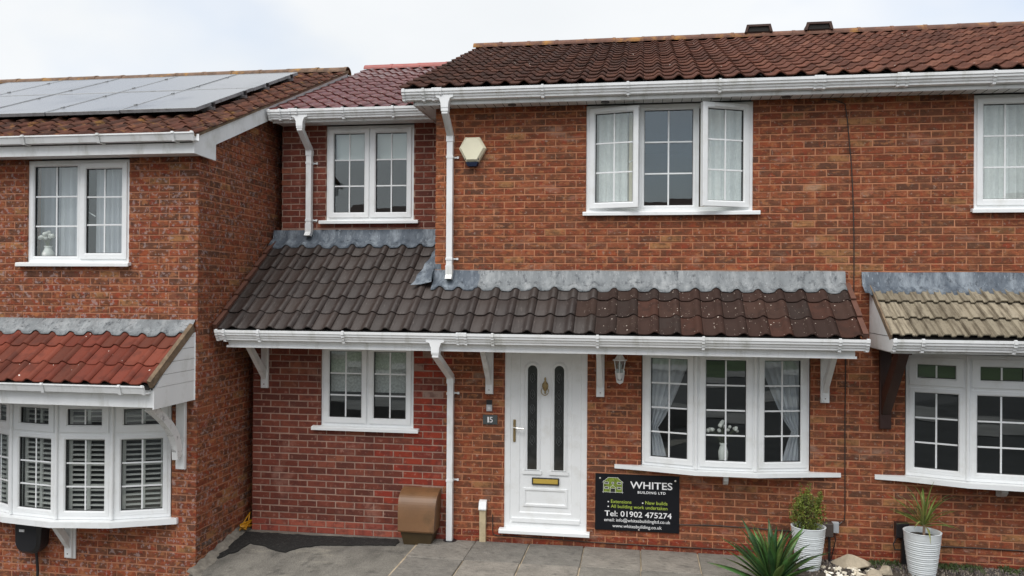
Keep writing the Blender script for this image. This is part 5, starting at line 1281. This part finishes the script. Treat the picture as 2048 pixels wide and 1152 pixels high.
LEAF_Y = [simple('yucca_leaf_%d' % i, c, 0.42, var=.3, vscale=9, spec=.4, dirt=(.16, .12, .05), dscale=7) for i, c in enumerate([(0.055, 0.135, 0.035), (0.080, 0.170, 0.040), (0.040, 0.100, 0.035), (0.12, 0.19, 0.05)])]
yb_ = [blade(.56, .036, .12 + .12 * (i % 3), .35, LEAF_Y[i % 4], i) for i in range(8)]
yu = thing('yucca', 'large green yucca with sword shaped leaves in front of the bushy planter', 'plant', (3.155, -1.02, 0.0))
rosette(yu, yb_, 58, .03, R(16), R(86), 11, .80, 1.16)
MB().lathe([(.045, -.02), (.05, .03), (.03, .08)], 12).build('stem', simple('yucca_stem', (.10, .07, .04), .9), yu, False)
LEAF_C = [simple('palm_leaf_%d' % i, c, 0.5, var=.2, vscale=8) for i, c in enumerate([(0.16, 0.21, 0.04), (0.11, 0.18, 0.035), (0.24, 0.25, 0.07)])]
cb_ = [blade(.36, .0105, .25 + .25 * (i % 3), .4, LEAF_C[i % 3], i, n=6) for i in range(6)]
cp = thing('palm', 'young spiky palm with narrow yellow green leaves in the right planter', 'plant', (4.690, -0.30, 0.385))
rosette(cp, cb_, 34, .09, R(8), R(86), 5, .75, 1.2)
MB().tube([(0, 0, -.03), (.003, 0, .10)], .013, 8).build('stem', simple('palm_stem', lin((150, 128, 110)), .9, var=.2, vscale=40), cp, False)
# ---- stones
ROCK = simple('sandstone', lin((168, 156, 136)), 0.9, var=.18, vscale=7, dirt=lin((128, 112, 92)), dscale=6, bmp=1.0, bscale=22)
def rock(name, label, cat, loc, dims, seed, mat, group=None, rot=0, npt=26):
    import bmesh
    r2 = np.random.default_rng(seed); bm = bmesh.new()
    for _ in range(npt):
        d = r2.normal(0, 1, 3); d /= np.linalg.norm(d); d = np.sign(d) * np.abs(d) ** .7 * r2.uniform(.78, 1.05)
        bm.verts.new(tuple(d * np.array(dims)))
    bmesh.ops.convex_hull(bm, input=bm.verts); bmesh.ops.bevel(bm, geom=list(bm.edges), offset=min(dims) * .10, segments=1, affect='EDGES', profile=.5)
    me = bpy.data.meshes.new(name); bm.to_mesh(me); bm.free(); me.materials.append(mat)
    o_ = link(name, me); o_.location = loc; o_.rotation_euler = (r2.uniform(-.2, .2), r2.uniform(-.2, .2), rot)
    return tag(o_, label, cat, group)
rock('rock', 'large flat sandstone rock leaning at the wall between the planters', 'rock', (4.045, -0.22, 0.05), (.235, .12, .085), 3, ROCK, rot=-.25, npt=14)
rock('rock', 'broken grey rock lying in front of the large sandstone, toward spiky planter', 'rock', (4.20, -0.47, 0.03), (.13, .09, .065), 8, ROCK, npt=14)
rock('rock', 'squarish pale rock on pebbles between large sandstone and spiky planter', 'rock', (4.32, -0.36, 0.03), (.075, .06, .06), 12, ROCK)
PEB = [simple('pebble_%d' % i, lin(c), .8, var=.1, vscale=20) for i, c in enumerate([(222, 214, 196), (206, 196, 176), (232, 226, 212)])]
r2 = random.Random(2); k = 0
for i in range(64):
    x = 3.74 + r2.uniform(0, .50); y = -.26 - r2.uniform(0, .42); d = r2.uniform(.018, .036)
    rock('pebble', 'small white pebble scattered among rocks beside the bushy planter', 'pebble', (x, y, d * .55), (d * r2.uniform(.9, 1.4), d, d * .75), i, PEB[i % 3], 'white pebbles by the rocks', r2.uniform(0, 3), 12)
# dark stone chippings along the wall
V = []; F = []; rg = np.random.default_rng(9)
for k in range(2600):
    x = rg.uniform(3.3, 8.0) if k % 3 else rg.uniform(3.75, 5.8); y = -abs(rg.normal(0, .16)) - .02 if k % 2 else -rg.uniform(.05, 1.9)
    d = rg.uniform(.006, .017); i0 = len(V); a = rg.uniform(0, 6.28)
    pts = [(math.cos(a + t_) * d * rg.uniform(.7, 1.2), math.sin(a + t_) * d * rg.uniform(.7, 1.2), 0) for t_ in (0, 1.57, 3.14, 4.71)]
    V += [(x + p[0], y + p[1], .0) for p in pts] + [(x + p[0] * .55 + rg.normal(0, .001), y + p[1] * .55, d * rg.uniform(.8, 1.3) + .008) for p in pts]
    F += [(i0 + 4, i0 + 5, i0 + 6, i0 + 7)] + [(i0 + q, i0 + (q + 1) % 4, i0 + 4 + (q + 1) % 4, i0 + 4 + q) for q in range(4)]
m = MB(); m.v = V; m.f = F; m.c = [lin(random.choice([(96, 92, 92), (70, 66, 68), (120, 110, 100), (84, 76, 70), (150, 140, 126)])) for _ in range(len(V) // 8) for _ in range(8)]
tag(link('stone_chippings', m.mesh('stone_chippings', piece('chipping_stone', 'attr', .85, [], bmp=.3)), None), 'loose dark stone chippings and soil along the wall foot', 'gravel', kind='stuff')
# low weeds along the wall foot on the right
V = []; F = []
for k in range(900):
    x = rg.uniform(4.25, 6.4); y = -abs(rg.normal(.05, .07)); h = rg.uniform(.012, .045)
    if math.sin(x * 9) + math.sin(x * 23) < -.2: continue
    for _ in range(3):
        c = np.array([x, y, .01]) + rg.normal(0, .012, 3) * [1, 1, .3]; c[1] = min(c[1], -.01); t_ = c + np.array([rg.normal(0, .014), rg.normal(0, .014), h]); w2 = np.array([rg.normal(0, 1), rg.normal(0, 1), 0]); w2 = w2 / np.linalg.norm(w2) * rg.uniform(.004, .008)
        i0 = len(V); V += [tuple(c), tuple((c + t_) / 2 + w2), tuple(t_), tuple((c + t_) / 2 - w2)]; F.append((i0, i0 + 1, i0 + 2, i0 + 3))
m = MB(); m.v = V; m.f = F; m.c = [None] * len(V)
tag(link('weeds', m.mesh('weeds', simple('weed_leaf', (.06, .085, .025), .7, var=.4, vscale=30)), None), 'low green weeds along the wall foot beyond the spiky planter', 'weeds', kind='stuff')

# ================================================================== HOUSES ACROSS THE STREET (seen mirrored in the panes)
FB = [simple('far_brick_%d' % i, lin(c), .9, var=.15, vscale=5) for i, c in enumerate([(142, 92, 70), (186, 176, 158), (128, 80, 64)])]; FR = simple('far_roof', lin((70, 52, 46)), .85, var=.2, vscale=3); FG = simple('far_window', (.03, .035, .04), .15)
far_lab = ['brick house across the street mirrored in the bow window panes', 'pale rendered house across the street mirrored in the extension windows', 'dark brick house across the street mirrored in the right bow window']
for i, (fx, fm) in enumerate(((3.0, 0), (-9.5, 1), (15.0, 2))):
    fh = thing('house', far_lab[i], 'house', (fx, -30.0, -.1), 'houses across the street')
    MB().box(-4.2, 4.2, -7.5, 0, -.6, 4.9).build('wall', FB[fm], fh, False)
    MB().prism([(-8.0, 4.9), (.5, 4.9), (.5, 5.02), (-3.75, 7.3), (-8.0, 5.02)], 'x', -4.5, 4.5).build('roof', FR, fh, False)
    MB().box(-3.9, -1.5, .002, .05, 0, 2.1).build('garage_door', WHITE, fh, False); MB().box(-.9, 0, .002, .06, 0, 2.05).build('front_door', WHITE, fh, False)
    for (a, b, c_, d_) in ((.8, 3.2, .9, 2.1), (-3.4, -1.8, 3.2, 4.4), (.9, 2.9, 3.2, 4.4)):
        w_ = MB().box(a - .08, b + .08, .001, .05, c_ - .08, d_ + .08).build('window', WHITE, fh, False); MB().box(a, b, .051, .06, c_, d_).build('pane', FG, w_, False)
